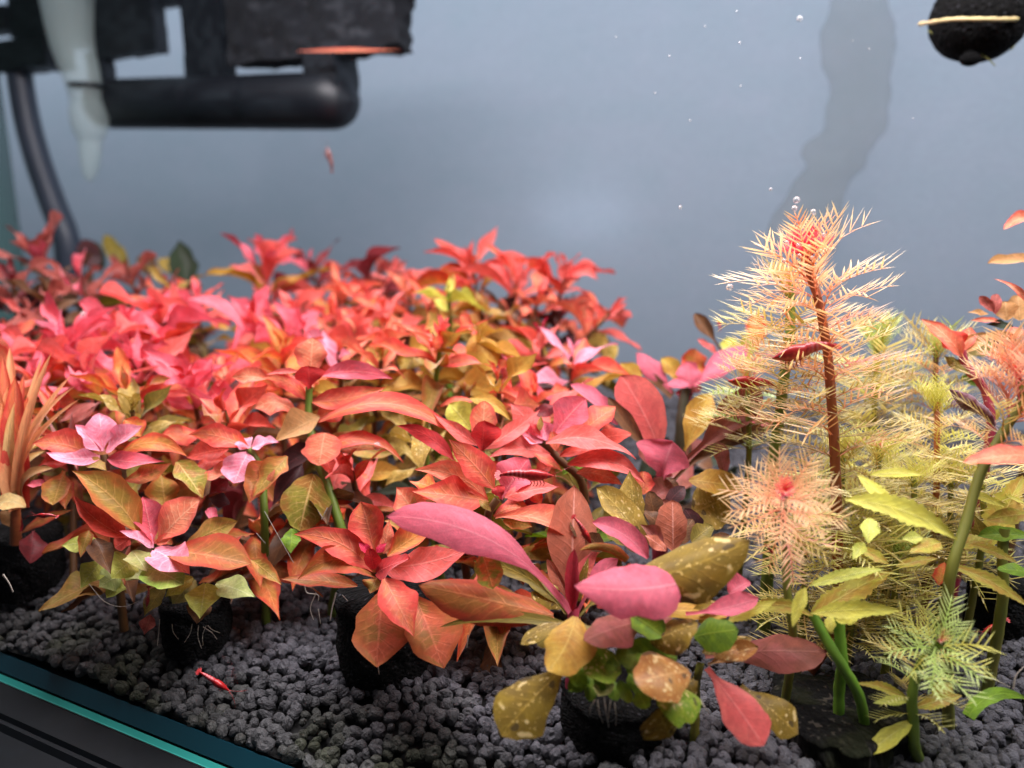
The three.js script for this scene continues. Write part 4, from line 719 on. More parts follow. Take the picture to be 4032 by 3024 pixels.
B('round-leaved coral crown behind the large coral-pink rosette', tG, 1120, 1430, { d: 0.285, L: 0.028, pals: ['coral', 'coralpale', 'coralpink'], low: ['rust', 'olive', 'darkred'], n: 6, wr: 0.46 });
B('red and gold crown right of the big golden leaf', tG, 880, 1230, { d: 0.305, L: 0.027, pals: ['pink', 'gold', 'coralpink'], low: ['darkred', 'rust', 'olive'], n: 6 });
B('rust-orange plant under the pink plant with the slanting leaf', tE, 1100, 1290, { d: 0.285, L: 0.032, pals: ['rust', 'coral', 'orange'], low: ['goldolive', 'rust', 'brown'], n: 6, wr: 0.38 });
B('coral-pink plant with a bent leaf hanging over a bare stem, left', tE, 760, 1120, { d: 0.295, L: 0.03, pals: pinks, low: ['coral', 'rust', 'olive'], n: 5, stem: 'dark' }).leaf(tE, 'pink', 560, 1100, 840, 1270, 190, { k: 0.2, shape: 'obov' });
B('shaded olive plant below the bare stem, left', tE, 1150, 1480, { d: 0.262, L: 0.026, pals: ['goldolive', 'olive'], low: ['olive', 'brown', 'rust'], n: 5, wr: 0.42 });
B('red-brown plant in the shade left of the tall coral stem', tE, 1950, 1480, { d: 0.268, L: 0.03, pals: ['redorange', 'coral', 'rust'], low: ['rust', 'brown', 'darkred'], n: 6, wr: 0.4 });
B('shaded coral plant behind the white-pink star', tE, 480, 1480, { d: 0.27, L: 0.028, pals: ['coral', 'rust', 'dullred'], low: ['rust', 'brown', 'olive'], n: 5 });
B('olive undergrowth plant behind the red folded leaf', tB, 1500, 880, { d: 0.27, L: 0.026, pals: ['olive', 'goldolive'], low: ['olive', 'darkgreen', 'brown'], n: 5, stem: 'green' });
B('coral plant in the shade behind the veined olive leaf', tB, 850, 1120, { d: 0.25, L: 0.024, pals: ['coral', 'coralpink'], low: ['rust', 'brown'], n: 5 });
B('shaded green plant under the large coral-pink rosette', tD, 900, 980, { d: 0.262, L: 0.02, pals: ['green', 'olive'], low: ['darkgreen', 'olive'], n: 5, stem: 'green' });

B('small coral crown in the gap between the two large pink crowns and the left edge', tE, 330, 1000, { d: 0.318, L: 0.03, pals: ['coralpink', 'pink'], n: 6 });
B('coral-red crown just behind the small pale crown at the left edge', tE, 260, 640, { d: 0.385, L: 0.03, pals: ['dullred', 'coralpink'], low: ['brown', 'olive', 'rust'], n: 6 });
B('bright pink crown directly behind the pink crown with the arching leaf', tE, 1720, 500, { d: 0.41, L: 0.03, pals: ['pink', 'coralpink'], low: ['dullred', 'gold', 'olive'], n: 6 });
B('salmon crown between the round upright leaf and the fanned pair', tF, 560, 720, { d: 0.395, L: 0.03, pals: ['coralpink', 'coral'], n: 6 });
B('salmon crown below the dark red one, back of the field', tF, 1180, 620, { d: 0.415, L: 0.029, pals: ['coralpink', 'coral'], n: 6 });
B('coral crown right behind the olive-yellow stem plant', tF, 1760, 640, { d: 0.395, L: 0.028, pals: ['coral', 'coralpale'], low: ['gold', 'amber', 'oliveorange'], n: 6 });
B('small gold and coral crown left of the many-tiered plant', tF, 1400, 960, { d: 0.325, L: 0.027, pals: ['coralpale', 'gold'], low: ['gold', 'goldolive', 'amber'], n: 6 });
B('flat pink crown in front of the salmon one, middle of the field', tF, 640, 880, { d: 0.345, L: 0.029, pals: ['pink', 'coralpink'], low: ['coral', 'gold', 'rust'], n: 6 });
B('orange-gold crown below the small gold and coral one', tF, 1330, 1150, { d: 0.295, L: 0.027, pals: ['amber', 'coralpale'], low: ['gold', 'goldolive', 'olive'], n: 6 });
B('coral crown between the pink rosette and the tall coral stem', tE, 1960, 1180, { d: 0.3, L: 0.028, pals: corals, low: ['rust', 'gold', 'amber'], n: 6 });
B('pink crown at the left behind the leaf tips of the spiky plant', tE, 300, 1180, { d: 0.29, L: 0.027, pals: ['pink', 'coral'], low: ['rust', 'gold', 'olive'], n: 6 });
B('orange and gold crown below the round-leaved coral one', tB, 2120, 330, { d: 0.275, L: 0.026, pals: ['coral', 'gold'], low: ['goldolive', 'amber', 'olive'], n: 6 });
B('salmon crown under the skyline between the big crown and the star', tG, 1150, 600, { d: 0.4, L: 0.028, pals: ['coralpink', 'coralpale'], low: ['gold', 'orange', 'maroon'], n: 6 });

// ------------------------------------------------------------------ the spiky strap-leaved plant at the left edge
{
  reseed(55);
  const p = new Plant('strap_leaf_plant', 'spiky orange plant with narrow strap leaves, at the left edge', 'aquatic plant', tS, 62, 2030, 0.255);
  p.onPlug = true; p.stem(tS, [[62, 1990], [62, 2060], [62, 2140, -0.002]], 0.0018, 'red');
  for (const [tx, ty, w, m, b] of [[203, 1388, 26, 'strap', 0.02], [165, 1405, 24, 'strap', 0.01], [280, 1478, 26, 'strap', 0.05], [295, 1520, 28, 'strap', 0.08], [312, 1572, 24, 'strap', 0.06], [120, 1585, 40, 'strapyellow', 0.1], [58, 1583, 30, 'strapyellow', 0.04], [95, 1472, 40, 'coral', 0.02], [38, 1365, 46, 'strap', 0.0], [10, 1400, 50, 'coral', 0], [205, 1712, 40, 'strapyellow', 0.2], [178, 1775, 42, 'strapyellow', 0.2], [218, 1842, 40, 'tan', 0.16], [-40, 1440, 50, 'strap', 0], [60, 1480, 70, 'coral', 0], [110, 1560, 60, 'coral', 0], [140, 1640, 60, 'coralpale', 0.05], [-60, 1600, 50, 'strapyellow', 0], [-80, 1720, 50, 'strapyellow', 0.1], [30, 1520, 60, 'strap', 0.02]]) p.leaf(tS, m, 62 + rr(-14, 14), 1985 + rr(-20, 20), tx, ty, w * 1.3, { shape: 'strap', face: 0.4, bend: b, k: rr(-0.15, 0.15), z: rr(0, 0.004), wave: 0.04, cup: 0.4, twist: rr(-0.2, 0.2) });
  p.leaf(tA, 'crimson', 170, 1090, 165, 920, 50, { shape: 'strap' });
  p.leaf(tA, 'rust', 190, 1100, 640, 900, 80, { bend: 0.04 });
  p.leaf(tA, 'darkred', 290, 1080, 265, 1370, 190, { shape: 'obov', cup: 0.3, z: 0.004, label: 'dark pink leaf hanging before the black plug' });
  p.leaf(tA, 'strapyellow', -60, 880, 225, 880, 150, { shape: 'oval', bend: 0.15, z: 0.01, label: 'pale yellow leaf fragment' });
  p.leaf(tA, 'tan', 130, 1060, 60, 880, 120, { shape: 'oval' });
  p.root(tA, [[25, 1470, 0.006], [80, 1540, 0.006], [110, 1615, 0.006]], 0.0004);
}

// ------------------------------------------------------------------ feathery plants
const featherMat = new THREE.MeshPhysicalMaterial({ color: 0xffffff, vertexColors: true, roughness: 0.95, transmission: 0.5, thickness: 0, clearcoat: 0.1, clearcoatRoughness: 0.4, side: THREE.DoubleSide });
const lin = (h) => new THREE.Color(h);
function frondGeometry(cb, cm, ct, o = {}) {
  const pos = [], col = [], idx = [], arch = o.arch ?? 0.14, pairs = o.pairs ?? 9, A = lin(cb), M = lin(cm), T = lin(ct), c = new THREE.Color();
  const colour = (t) => t < 0.5 ? c.copy(A).lerp(M, t * 2) : c.copy(M).lerp(T, t * 2 - 1);
  const spine = (t) => V(o.side * t * t, arch * Math.sin(Math.PI * t * 0.9) - (o.droop ?? 0) * t * t, t);
  const spike = (a, b, r, t0, t1) => {           // a slim flat needle with a raised midline
    const d = b.clone().sub(a), x = V(d.z, 0, -d.x); if (x.lengthSq() < 1e-8) x.set(1, 0, 0); x.normalize().multiplyScalar(r * 0.9); const y = V(0, r * 0.5, 0), m = a.clone().lerp(b, 0.5), k = pos.length / 3;
    for (const [q, s] of [[a, 0.8], [m, 1]]) for (const w of [-1, 0, 1]) { pos.push(q.x + x.x * w * s, q.y + x.y * w * s + (w ? 0 : y.y), q.z + x.z * w * s); colour(q === a ? t0 : (t0 + t1) / 2); col.push(c.r, c.g, c.b); }
    pos.push(b.x, b.y, b.z); colour(t1); col.push(c.r, c.g, c.b);
    for (let i = 0; i < 2; i++) idx.push(k + i, k + i + 1, k + 3 + i, k + i + 1, k + 4 + i, k + 3 + i, k + 3 + i, k + 4 + i, k + 6);
  };
  const n = 7; for (let i = 0; i < n; i++) spike(spine(i / n), spine(Math.min(1, (i + 1.7) / n)), 0.019 * (1 - i / n * 0.6), i / n * 0.7, (i + 1) / n * 0.9);
  for (let i = 0; i < pairs; i++) {
    const t = 0.2 + 0.74 * i / pairs, a = spine(t), l = (o.len ?? 0.34) * (0.75 + 0.4 * Math.sin(Math.PI * (t * 0.9 + 0.05))) * (t > 0.85 ? 0.7 : 1);
    for (const s of [-1, 1]) { const ln = l * rr(0.8, 1.15), an = rr(0.62, 0.85); spike(a, a.clone().add(V(s * Math.sin(an) * ln, rr(-0.02, 0.14) * ln + ln * 0.2, Math.cos(an) * ln)), o.thick ?? 0.0145, t * 0.75 + 0.1, 1); }
  }
  const g = new THREE.BufferGeometry(); g.setAttribute('position', new THREE.Float32BufferAttribute(pos, 3)); g.setAttribute('color', new THREE.Float32BufferAttribute(col, 3)); g.setIndex(idx); g.computeVertexNormals();
  return g;
}
reseed(303);
const frondSet = (a, b, c, o = {}) => [0, 1, 2, 3, 4].map((i) => frondGeometry(a, b, c, { side: rr(-0.16, 0.16), arch: rr(0.04, 0.2), droop: rr(-0.1, 0.22), pairs: 6 + i % 3, ...o }));
const FROND = { young: frondSet(0xe8324a, 0xf0805e, 0xf6d898), peach: frondSet(0xd88058, 0xe6a468, 0xf2d494), heart: frondSet(0xe0143e, 0xee2c58, 0xf46a80, { pairs: 8, len: 0.42, thick: 0.03 }), straw: frondSet(0xb08a3a, 0xccb050, 0xeadb8c), olive: frondSet(0x8a6c20, 0xac9234, 0xd0c45a), yellow: frondSet(0xa89c2c, 0xc8c044, 0xe6e27c), green: frondSet(0x90ac40, 0xb2cc5c, 0xdcea9c), cream: frondSet(0xe88c6a, 0xeeb080, 0xf4dca4), pink: frondSet(0xd8707a, 0xdf9078, 0xeec8a0) };
function feather(label, t, pts, d, tiers, o = {}) {
  reseed(Math.round(pts[0][0] * 3 + pts[0][1] * 5));
  const p = new Plant('feathery_plant', label, 'aquatic plant', t, pts[0][0], pts[0][1], d, { lean: o.lean });
  const path = pts.map((q) => p.at(t, q[0], q[1], q[2] ?? 0)); const last = path[path.length - 1]; if (last.y > 0.003) path.push(V(last.x * 0.6, 0, last.z * 0.6));
  const curve = new THREE.CatmullRomCurve3(path);
  part('stem', tubeGeometry([...path].reverse(), o.r0 ?? 0.0012, o.r1 ?? 0.0008, 26, 9, 0.04), STEM[o.stem ?? 'red'], p.g);
  const len = curve.getLength(); let s = 0, a0 = rr(0, 6);
  for (const [gap, count, per, elev, L, kinds] of tiers) for (let i = 0; i < count; i++) {
    s += gap * rr(0.85, 1.15); const u = clamp(s / len, 0, 0.97), c = curve.getPointAt(u), axis = new THREE.Quaternion().setFromUnitVectors(UP, curve.getTangentAt(u).negate()); a0 += 0.55;
    for (let k = 0; k < per; k++) {
      const az = a0 + k * 2 * Math.PI / per + rr(-0.2, 0.2), e = (elev + rr(-10, 10)) * Math.PI / 180, dir = V(Math.cos(az) * Math.cos(e), Math.sin(e), Math.sin(az) * Math.cos(e)).applyQuaternion(axis), up = V(-Math.cos(az) * Math.sin(e), Math.cos(e), -Math.sin(az) * Math.sin(e)).applyQuaternion(axis);
      const kind = FROND[kinds[Math.floor(rnd() * kinds.length)]], m = part('frond', kind[Math.floor(rnd() * kind.length)], featherMat, p.g), l = L * rr(0.85, 1.12);
      qm.makeBasis(up.clone().cross(dir), up, dir); m.quaternion.setFromRotationMatrix(qm); m.position.copy(c); m.scale.setScalar(l);
    }
  }
  return p;
}
feather('tall feathery plant with a pink crown, standing highest at the right', tI, [[950, 545], [985, 720], [1035, 850], [1085, 1100], [1130, 1400], [1150, 1659], [1180, 2100], [1200, 2600], [1210, 3100, -0.004], [1215, 3700, -0.008]], 0.208, [[0.0001, 1, 9, 62, 0.0085, ['heart']], [0.0002, 1, 9, 36, 0.0085, ['heart']], [0.0004, 1, 3, 80, 0.0105, ['young']], [0.0010, 1, 6, 54, 0.0145, ['young']], [0.0022, 1, 6, 40, 0.019, ['young', 'cream']], [0.003, 1, 6, 30, 0.0225, ['cream', 'peach']], [0.004, 2, 6, 14, 0.0205, ['cream', 'peach']], [0.0046, 4, 6, 4, 0.0205, ['peach', 'pink', 'straw', 'peach']], [0.005, 4, 6, 2, 0.021, ['straw', 'peach', 'olive']], [0.005, 6, 6, -2, 0.021, ['yellow', 'olive', 'yellow']]], { stem: 'red', r0: 0.0017, r1: 0.0011 });
feather('green-stemmed feathery plant directly left of the tall one', tI, [[790, 760], [800, 1000], [790, 1300], [745, 1560], [700, 1950], [650, 2300], [640, 2700]], 0.232, [[0.003, 2, 6, 40, 0.014, ['straw', 'peach']], [0.0045, 8, 6, 4, 0.021, ['straw', 'olive', 'straw', 'peach']]], { stem: 'green', r0: 0.002, r1: 0.0014 });
feather('cream feathery crown with a coral heart seen from above, in front of the tall stem', tile(2700, 1650, 1.659), [[645, 490, 0.0135], [640, 560, 0.009], [640, 640, 0.004], [650, 800, -0.001], [660, 1100], [700, 1400]], 0.192, [[0.0002, 1, 8, 55, 0.0042, ['heart']], [0.0008, 1, 4, 62, 0.0065, ['young']], [0.0012, 1, 6, 40, 0.0105, ['cream']], [0.002, 1, 7, 22, 0.013, ['cream']], [0.0026, 2, 7, 4, 0.0142, ['cream', 'cream', 'peach']], [0.005, 2, 5, -20, 0.013, ['peach', 'straw', 'pink']]], { stem: 'olive', lean: [0.004, -0.004] });
feather('slender feathery plant with a pink tip beside the broad pink leaves, far right', tJ, [[840, 880], [835, 1050], [830, 1300], [850, 1700], [845, 2200], [840, 2700]], 0.262, [[0.001, 2, 6, 62, 0.009, ['young', 'pink']], [0.002, 2, 6, 40, 0.016, ['green', 'straw']], [0.004, 5, 6, 8, 0.017, ['straw', 'olive', 'peach']], [0.005, 3, 5, 0, 0.016, ['olive', 'yellow']]], { stem: 'brown' });
feather('yellow feathery plant with a dense small-leaved crown, right', tJ, [[850, 1380], [850, 1500], [845, 1800], [840, 2200], [830, 2700]], 0.238, [[0.001, 1, 4, 72, 0.009, ['yellow']], [0.0022, 2, 6, 45, 0.012, ['yellow']], [0.0038, 5, 6, 16, 0.0145, ['straw', 'yellow', 'straw']], [0.005, 3, 5, 2, 0.013, ['straw', 'yellow']]], { stem: 'red' });
feather('peach feathery plant cut by the right edge, on a thick leaning stem', tJ, [[1620, 1180], [1650, 1350], [1480, 1640], [1250, 2050], [1120, 2500, 0.002], [960, 3050, 0.004]], 0.19, [[0.001, 2, 6, 55, 0.014, ['pink', 'young']], [0.0022, 4, 7, 22, 0.0165, ['peach', 'pink', 'peach']], [0.004, 2, 5, 4, 0.015, ['peach', 'straw']]], { stem: 'olive', r0: 0.0015, r1: 0.0011 });
feather('yellow-green bushy feathery plant between the tall stem and the yellow one', tI, [[1560, 1320], [1540, 1600], [1530, 2000], [1540, 2500], [1550, 3000]], 0.272, [[0.002, 2, 6, 50, 0.016, ['green', 'yellow']], [0.0036, 7, 7, 12, 0.021, ['olive', 'yellow', 'straw']], [0.0045, 7, 7, 2, 0.022, ['olive', 'yellow', 'straw']]], { stem: 'olive' });
feather('short straw-coloured feathery plant low between the two crowns', tK, [[480, 330], [470, 500], [460, 800], [470, 1200]], 0.232, [[0.001, 1, 4, 70, 0.006, ['young']], [0.002, 3, 6, 30, 0.013, ['yellow', 'straw']], [0.004, 5, 6, 5, 0.018, ['yellow', 'olive', 'straw']]], { stem: 'olive' });
feather('olive feathery plant in the shade left of the tall stem foot', tI, [[420, 1520], [430, 1800], [440, 2200]], 0.25, [[0.002, 2, 6, 35, 0.012, ['straw', 'young']], [0.004, 5, 6, 4, 0.018, ['straw', 'olive', 'green']]], { stem: 'olive' });
feather('small pale green feathery crown on the gravel at the lower right', tM, [[1570, 640, 0.008], [1510, 700, 0.004], [1400, 850, 0], [1350, 1060], [1360, 1250], [1365, 1420]], 0.186, [[0.0008, 1, 3, 60, 0.005, ['young']], [0.0014, 1, 5, 44, 0.0095, ['green']], [0.0022, 2, 6, 14, 0.0122, ['green', 'green', 'yellow']], [0.003, 3, 3, 2, 0.012, ['yellow', 'straw', 'green']], [0.0042, 2, 3, 0, 0.011, ['olive', 'yellow']]], { stem: 'green', r0: 0.0014, r1: 0.001 });
feather('yellow-olive feathery plant low between the tall stem and the cream crown', tK, [[180, 420], [170, 700], [160, 1100]], 0.24, [[0.001, 1, 4, 70, 0.008, ['yellow']], [0.002, 2, 6, 35, 0.014, ['yellow', 'straw']], [0.0045, 6, 6, 4, 0.02, ['olive', 'yellow', 'straw']]], { stem: 'olive' });
feather('yellow feathery plant low in front of the yellow dense-leaved crown', tK, [[760, 560], [760, 800], [740, 1100]], 0.226, [[0.002, 2, 6, 35, 0.011, ['yellow']], [0.0045, 5, 6, 4, 0.016, ['yellow', 'straw', 'olive']]], { stem: 'olive' });
feather('olive-yellow feathery plant behind the long pale saw-edged leaf', tK, [[560, 640], [560, 800], [560, 1150]], 0.245, [[0.001, 1, 5, 65, 0.009, ['yellow']], [0.0025, 2, 7, 30, 0.016, ['yellow', 'olive']], [0.004, 6, 7, 5, 0.019, ['olive', 'yellow']]], { stem: 'olive' });
feather('yellow feathery plant low at the right behind the leaning olive stem', tK, [[1060, 560], [1060, 800], [1050, 1100]], 0.24, [[0.001, 1, 5, 65, 0.008, ['yellow']], [0.0025, 2, 7, 30, 0.015, ['yellow', 'straw']], [0.004, 6, 7, 5, 0.018, ['olive', 'yellow', 'straw']]], { stem: 'olive' });
feather('fine yellow feathery plant low behind the crossing bright green stems', tM, [[900, -40], [905, 120], [900, 330]], 0.212, [[0.001, 1, 5, 62, 0.007, ['yellow']], [0.0022, 2, 6, 30, 0.012, ['yellow', 'straw']], [0.0036, 5, 6, 4, 0.015, ['yellow', 'olive', 'straw']]], { stem: 'olive' });
feather('fine yellow-green feathery plant low to the right of the crossing stems', tM, [[1230, -120], [1225, 60], [1215, 300]], 0.216, [[0.001, 1, 5, 62, 0.007, ['yellow']], [0.0022, 2, 6, 30, 0.012, ['yellow', 'green']], [0.0036, 6, 6, 4, 0.015, ['yellow', 'olive', 'yellow']]], { stem: 'olive' });
feather('fine straw feathery plant under the cream crown', tM, [[520, -60], [520, 120], [530, 300]], 0.214, [[0.0015, 2, 6, 40, 0.01, ['straw', 'yellow']], [0.0036, 6, 6, 4, 0.015, ['olive', 'straw', 'yellow']]], { stem: 'olive' });
feather('straw feathery plant at the right edge behind the blurred orange leaf', tK, [[1300, 420], [1320, 700], [1330, 1000]], 0.225, [[0.003, 6, 5, 4, 0.016, ['straw', 'yellow', 'olive']]], { stem: 'olive' });

// ------------------------------------------------------------------ saw-edged leaves and stems, lower right
{
  reseed(77);
  const p = new Plant('saw_leaf_plant', 'yellow-green plant with saw-edged leaves on crossing stems, lower right', 'aquatic plant', tM, 780, 430, 0.19), s = { shape: 'saw', cup: 0.15, wave: 0.06 };
  p.stem(tM, [[780, 400], [800, 640], [815, 800], [790, 1000, -0.003], [780, 1240, -0.004]], 0.0014, 'bright', 0.0014);
  p.stem(tM, [[590, 430], [690, 620, 0.002], [800, 800, 0.004], [940, 1050, 0.003], [985, 1280], [990, 1420, -0.002]], 0.0013, 'bright', 0.0012);
  p.leaf(tM, 'yellow', 570, 420, 1275, 400, 101, { ...s, z: 0.006, k: 0.2 });
  p.leaf(tM, 'yellow', 530, 220, 430, 530, 78, { ...s, z: 0.008, k: 0.3 });
  p.leaf(tM, 'oliveyellow', 560, 450, 1200, 90, 172, { ...s, z: -0.004 });
  p.leaf(tM, 'oliveyellow', 590, 440, -30, 460, 86, { ...s, bend: 0.12, z: 0.002 });
  p.leaf(tM, 'yellow', 760, 470, 1010, 400, 117, { ...s, z: 0.004, k: 0.4 }); p.leaf(tM, 'yellow', 720, 440, 730, 580, 62, { ...s, z: 0.004 });
  p.leaf(tM, 'lime', 560, 210, 1140, 80, 62, { ...s, z: 0.002 });
  p.leaf(tM, 'yellow', 1350, 1250, 975, 1525, 117, { ...s, shape: 'oval', z: 0.004, k: 0.3, label: 'yellow leaf lying by the mossy mound' });
  p.leaf(tK, 'yellow', 200, 760, 1120, 1095, 148, { ...s, z: 0.012, k: 0.1, bend: 0.05, label: 'long pale yellow saw-edged leaf' });
  p.leaf(tK, 'yellow', 300, 560, 680, 920, 86, { ...s, z: 0.006 }); p.leaf(tK, 'yellow', 400, 560, 860, 560, 70, { ...s, z: 0 });
  p.leaf(tK, 'lime', 400, 910, 385, 1120, 86, { ...s, z: 0.002 }); p.leaf(tK, 'lime', 350, 1110, 260, 1250, 62, { ...s, z: 0.003 });
  p.leaf(tK, 'oliveyellow', 320, 1150, 560, 1290, 78, { ...s, z: -0.002 }); p.leaf(tK, 'oliveyellow', 610, 1310, 960, 1240, 70, { ...s, z: -0.004 });
  p.leaf(tK, 'oliveyellow', 980, 1110, 720, 1200, 125, { ...s, z: 0.002 }); p.leaf(tK, 'lime', 830, 1070, 660, 1080, 62, { ...s, z: 0.002 });
  p.leaf(tK, 'orange', 960, 1460, 1010, 1270, 86, { ...s, z: 0 });
  p.leaf(tM, 'oliveyellow', 1330, 1090, 900, 960, 62, { ...s, z: 0.002, bend: 0.05 }); p.leaf(tM, 'oliveyellow', 1370, 1150, 1740, 1050, 86, { ...s, z: 0 }); p.leaf(tM, 'oliveyellow', 1520, 1080, 1660, 960, 117, { ...s, z: -0.002 }); p.leaf(tM, 'lime', 1330, 1090, 1050, 1110, 47, { ...s, z: 0.003 });
}
{
  const p = new Plant('saw_leaf_plant', 'olive-leaved plant with drooping saw-edged leaves at the right edge', 'aquatic plant', tK, 1500, 1150, 0.205), s = { shape: 'saw', cup: 0.15, wave: 0.06 };
  p.stem(tK, [[1500, 1000], [1480, 1200], [1490, 1500]], 0.0016, 'olive');
  p.leaf(tK, 'oliveyellow', 1060, 1300, 1700, 1640, 94, { ...s, z: 0.012, k: 0.2, bend: 0.03 });
  p.leaf(tK, 'coralpale', 1720, 400, 1160, 460, 150, { shape: 'strap', z: 0.03, wave: 0.03, cup: 0.1, label: 'blurred salmon leaf reaching in from the right' });
  p.leaf(tK, 'green', 1700, 1060, 1280, 1060, 120, { shape: 'oval', z: 0 }); p.leaf(tK, 'brightgreen', 1720, 1360, 1440, 1330, 100, { shape: 'oval', z: 0.006 });
  p.leaf(tK, 'oliveyellow', 1380, 1150, 1650, 560, 195, { ...s, z: -0.006 }); p.leaf(tK, 'yellow', 1200, 700, 1500, 820, 62, { ...s, z: 0 }); p.leaf(tK, 'oliveyellow', 1240, 1130, 1610, 1280, 70, { ...s, z: 0.006 });
  p.leaf(tK, 'oliveyellow', 1720, 880, 1350, 930, 110, { shape: 'oval', z: 0.012 }); p.leaf(tK, 'yellow', 1520, 730, 1680, 800, 31, { ...s });
  p.leaf(tK, 'olive', 1340, 1140, 1230, 870, 110, { z: -0.004 }); p.leaf(tK, 'oliveyellow', 1100, 1150, 1420, 1080, 101, { ...s, z: -0.002 });
  p.leaf(tM, 'brightgreen', 1785, 1215, 2240, 1080, 90, { shape: 'strap', bend: 0.16, z: 0.02, wave: 0.03, label: 'bright green blade curving over the gravel' });
  p.root(tM, [[1480, 340], [1560, 300], [1660, 285], [1680, 340]], 0.0003); p.root(tM, [[2130, 1000, 0.02], [2150, 900, 0.02], [2212, 830, 0.02]], 0.0004); p.root(tM, [[1850, 890, 0.015], [1980, 930, 0.015], [2110, 990, 0.015]], 0.0003);
}
{
  const p = new Plant('broad_leaf_plant', 'pinkish broad-leaved stem plant at the right edge above the feathery ones', 'aquatic plant', tJ, 1080, 930, 0.25);
  p.stem(tJ, [[1080, 900], [1120, 1060], [1280, 1240], [1350, 1600]], 0.0017, 'rose');
  p.leaf(tJ, 'coralpale', 1080, 960, 695, 605, 170, { bend: 0.05, z: 0.002 }); p.leaf(tJ, 'coral', 1080, 940, 950, 715, 190, { z: 0, shape: 'obov' }); p.leaf(tJ, 'coralpale', 1090, 930, 1165, 680, 130, { shape: 'obov' });
  p.leaf(tJ, 'tan', 1080, 940, 1360, 745, 130, { bend: 0.05 }); p.leaf(tJ, 'paleolive', 1100, 970, 1350, 800, 180, { z: -0.004, shape: 'obov' }); p.leaf(tJ, 'olive', 1180, 1090, 910, 950, 150, { z: 0.001, bend: -0.1 });
  p.leaf(tJ, 'tan', 1250, 760, 1680, 940, 110, { bend: 0.08 }); p.leaf(tJ, 'coralpale', 1450, 640, 1155, 620, 60, {}); p.leaf(tJ, 'tan', 1330, 560, 1130, 545, 50, {}); p.leaf(tJ, 'dullred', 1380, 540, 1240, 395, 80, { shape: 'oval' }); p.leaf(tJ, 'dullred', 1390, 560, 1400, 370, 90, { shape: 'oval' });
  p.leaf(tJ, 'tan', 1500, 620, 1480, 440, 170, { shape: 'oval' }); p.leaf(tJ, 'tan', 1620, 620, 1600, 380, 190, { shape: 'oval', z: -0.002 }); p.leaf(tJ, 'coralpale', 1700, 480, 1375, 230, 50, { bend: 0.08, z: 0.01 });
  p.leaf(tJ, 'darkgreen', 1560, 680, 1300, 660, 80, {}); p.leaf(tJ, 'green', 1230, 1230, 1060, 1160, 110, { shape: 'oval', z: -0.01 }); p.leaf(tJ, 'coralpale', 1500, 760, 1660, 720, 120, { shape: 'oval', z: 0.004 }); p.leaf(tJ, 'darkgreen', 1480, 900, 1340, 800, 110, { z: -0.01 }); p.leaf(tJ, 'coral', 1320, 960, 1440, 900, 90, {}); p.leaf(tJ, 'darkred', 1620, 1060, 1590, 900, 110, { z: -0.01 });
  p.leaf(tJ, 'dullred', 1400, 1640, 1230, 1400, 50, { z: 0.006 }); p.leaf(tJ, 'oliveyellow', 1380, 1560, 1420, 1440, 60, {});
}
{
  const p = new Plant('broad_leaf_plant', 'plant beyond the right edge showing only two leaf tips above the feathery plants', 'aquatic plant', tile(2700, 750, 1.659), 2330, 420, 0.26);
  p.stem(tile(2700, 750, 1.659), [[2330, 200], [2340, 420], [2350, 900]], 0.0018, 'brown'); const t = tile(2700, 750, 1.659);
  p.leaf(t, 'coralpale', 2320, 190, 2075, 255, 80, { bend: 0.12, face: 0.8, shape: 'oval' }); p.leaf(t, 'tan', 2330, 480, 1970, 475, 95, { shape: 'oval', face: 0.4, cup: 0.5 });
  p.leaf(t, 'coral', 2330, 420, 2500, 380, 90, {});
}

// ------------------------------------------------------------------ shrimps
const shrimpRed = new THREE.MeshPhysicalMaterial({ map: tex(128, 64, (u, v) => mix3(mix3([0.66, 0.05, 0.07], [0.80, 0.18, 0.18], sstep(0.45, 0.75, fbm(u * 16, v * 8, 9))), [0.80, 0.48, 0.50], sstep(0.5, 0.58, u) * sstep(0.92, 0.84, u) * (0.75 - 0.5 * sstep(0.55, 0.9, Math.abs(Math.sin(u * 41)))))), roughness: 0.4, clearcoat: 0.4, transmission: 0.15 });
const shrimpPale = new THREE.MeshPhysicalMaterial({ map: tex(128, 64, (u, v) => mix3([0.62, 0.5, 0.56], [0.45, 0.2, 0.26], sstep(0.4, 0.75, fbm(u * 12, v * 6, 19)))), roughness: 0.4, clearcoat: 0.4, transmission: 0.3 });
const shrimpBrown = new THREE.MeshPhysicalMaterial({ map: tex(64, 32, (u, v) => mix3([0.36, 0.18, 0.18], [0.5, 0.3, 0.28], fbm(u * 9, v * 5, 29))), roughness: 0.5, transmission: 0.3 });
const eyeMat = new THREE.MeshPhysicalMaterial({ color: 0x0a0808, roughness: 0.2 });
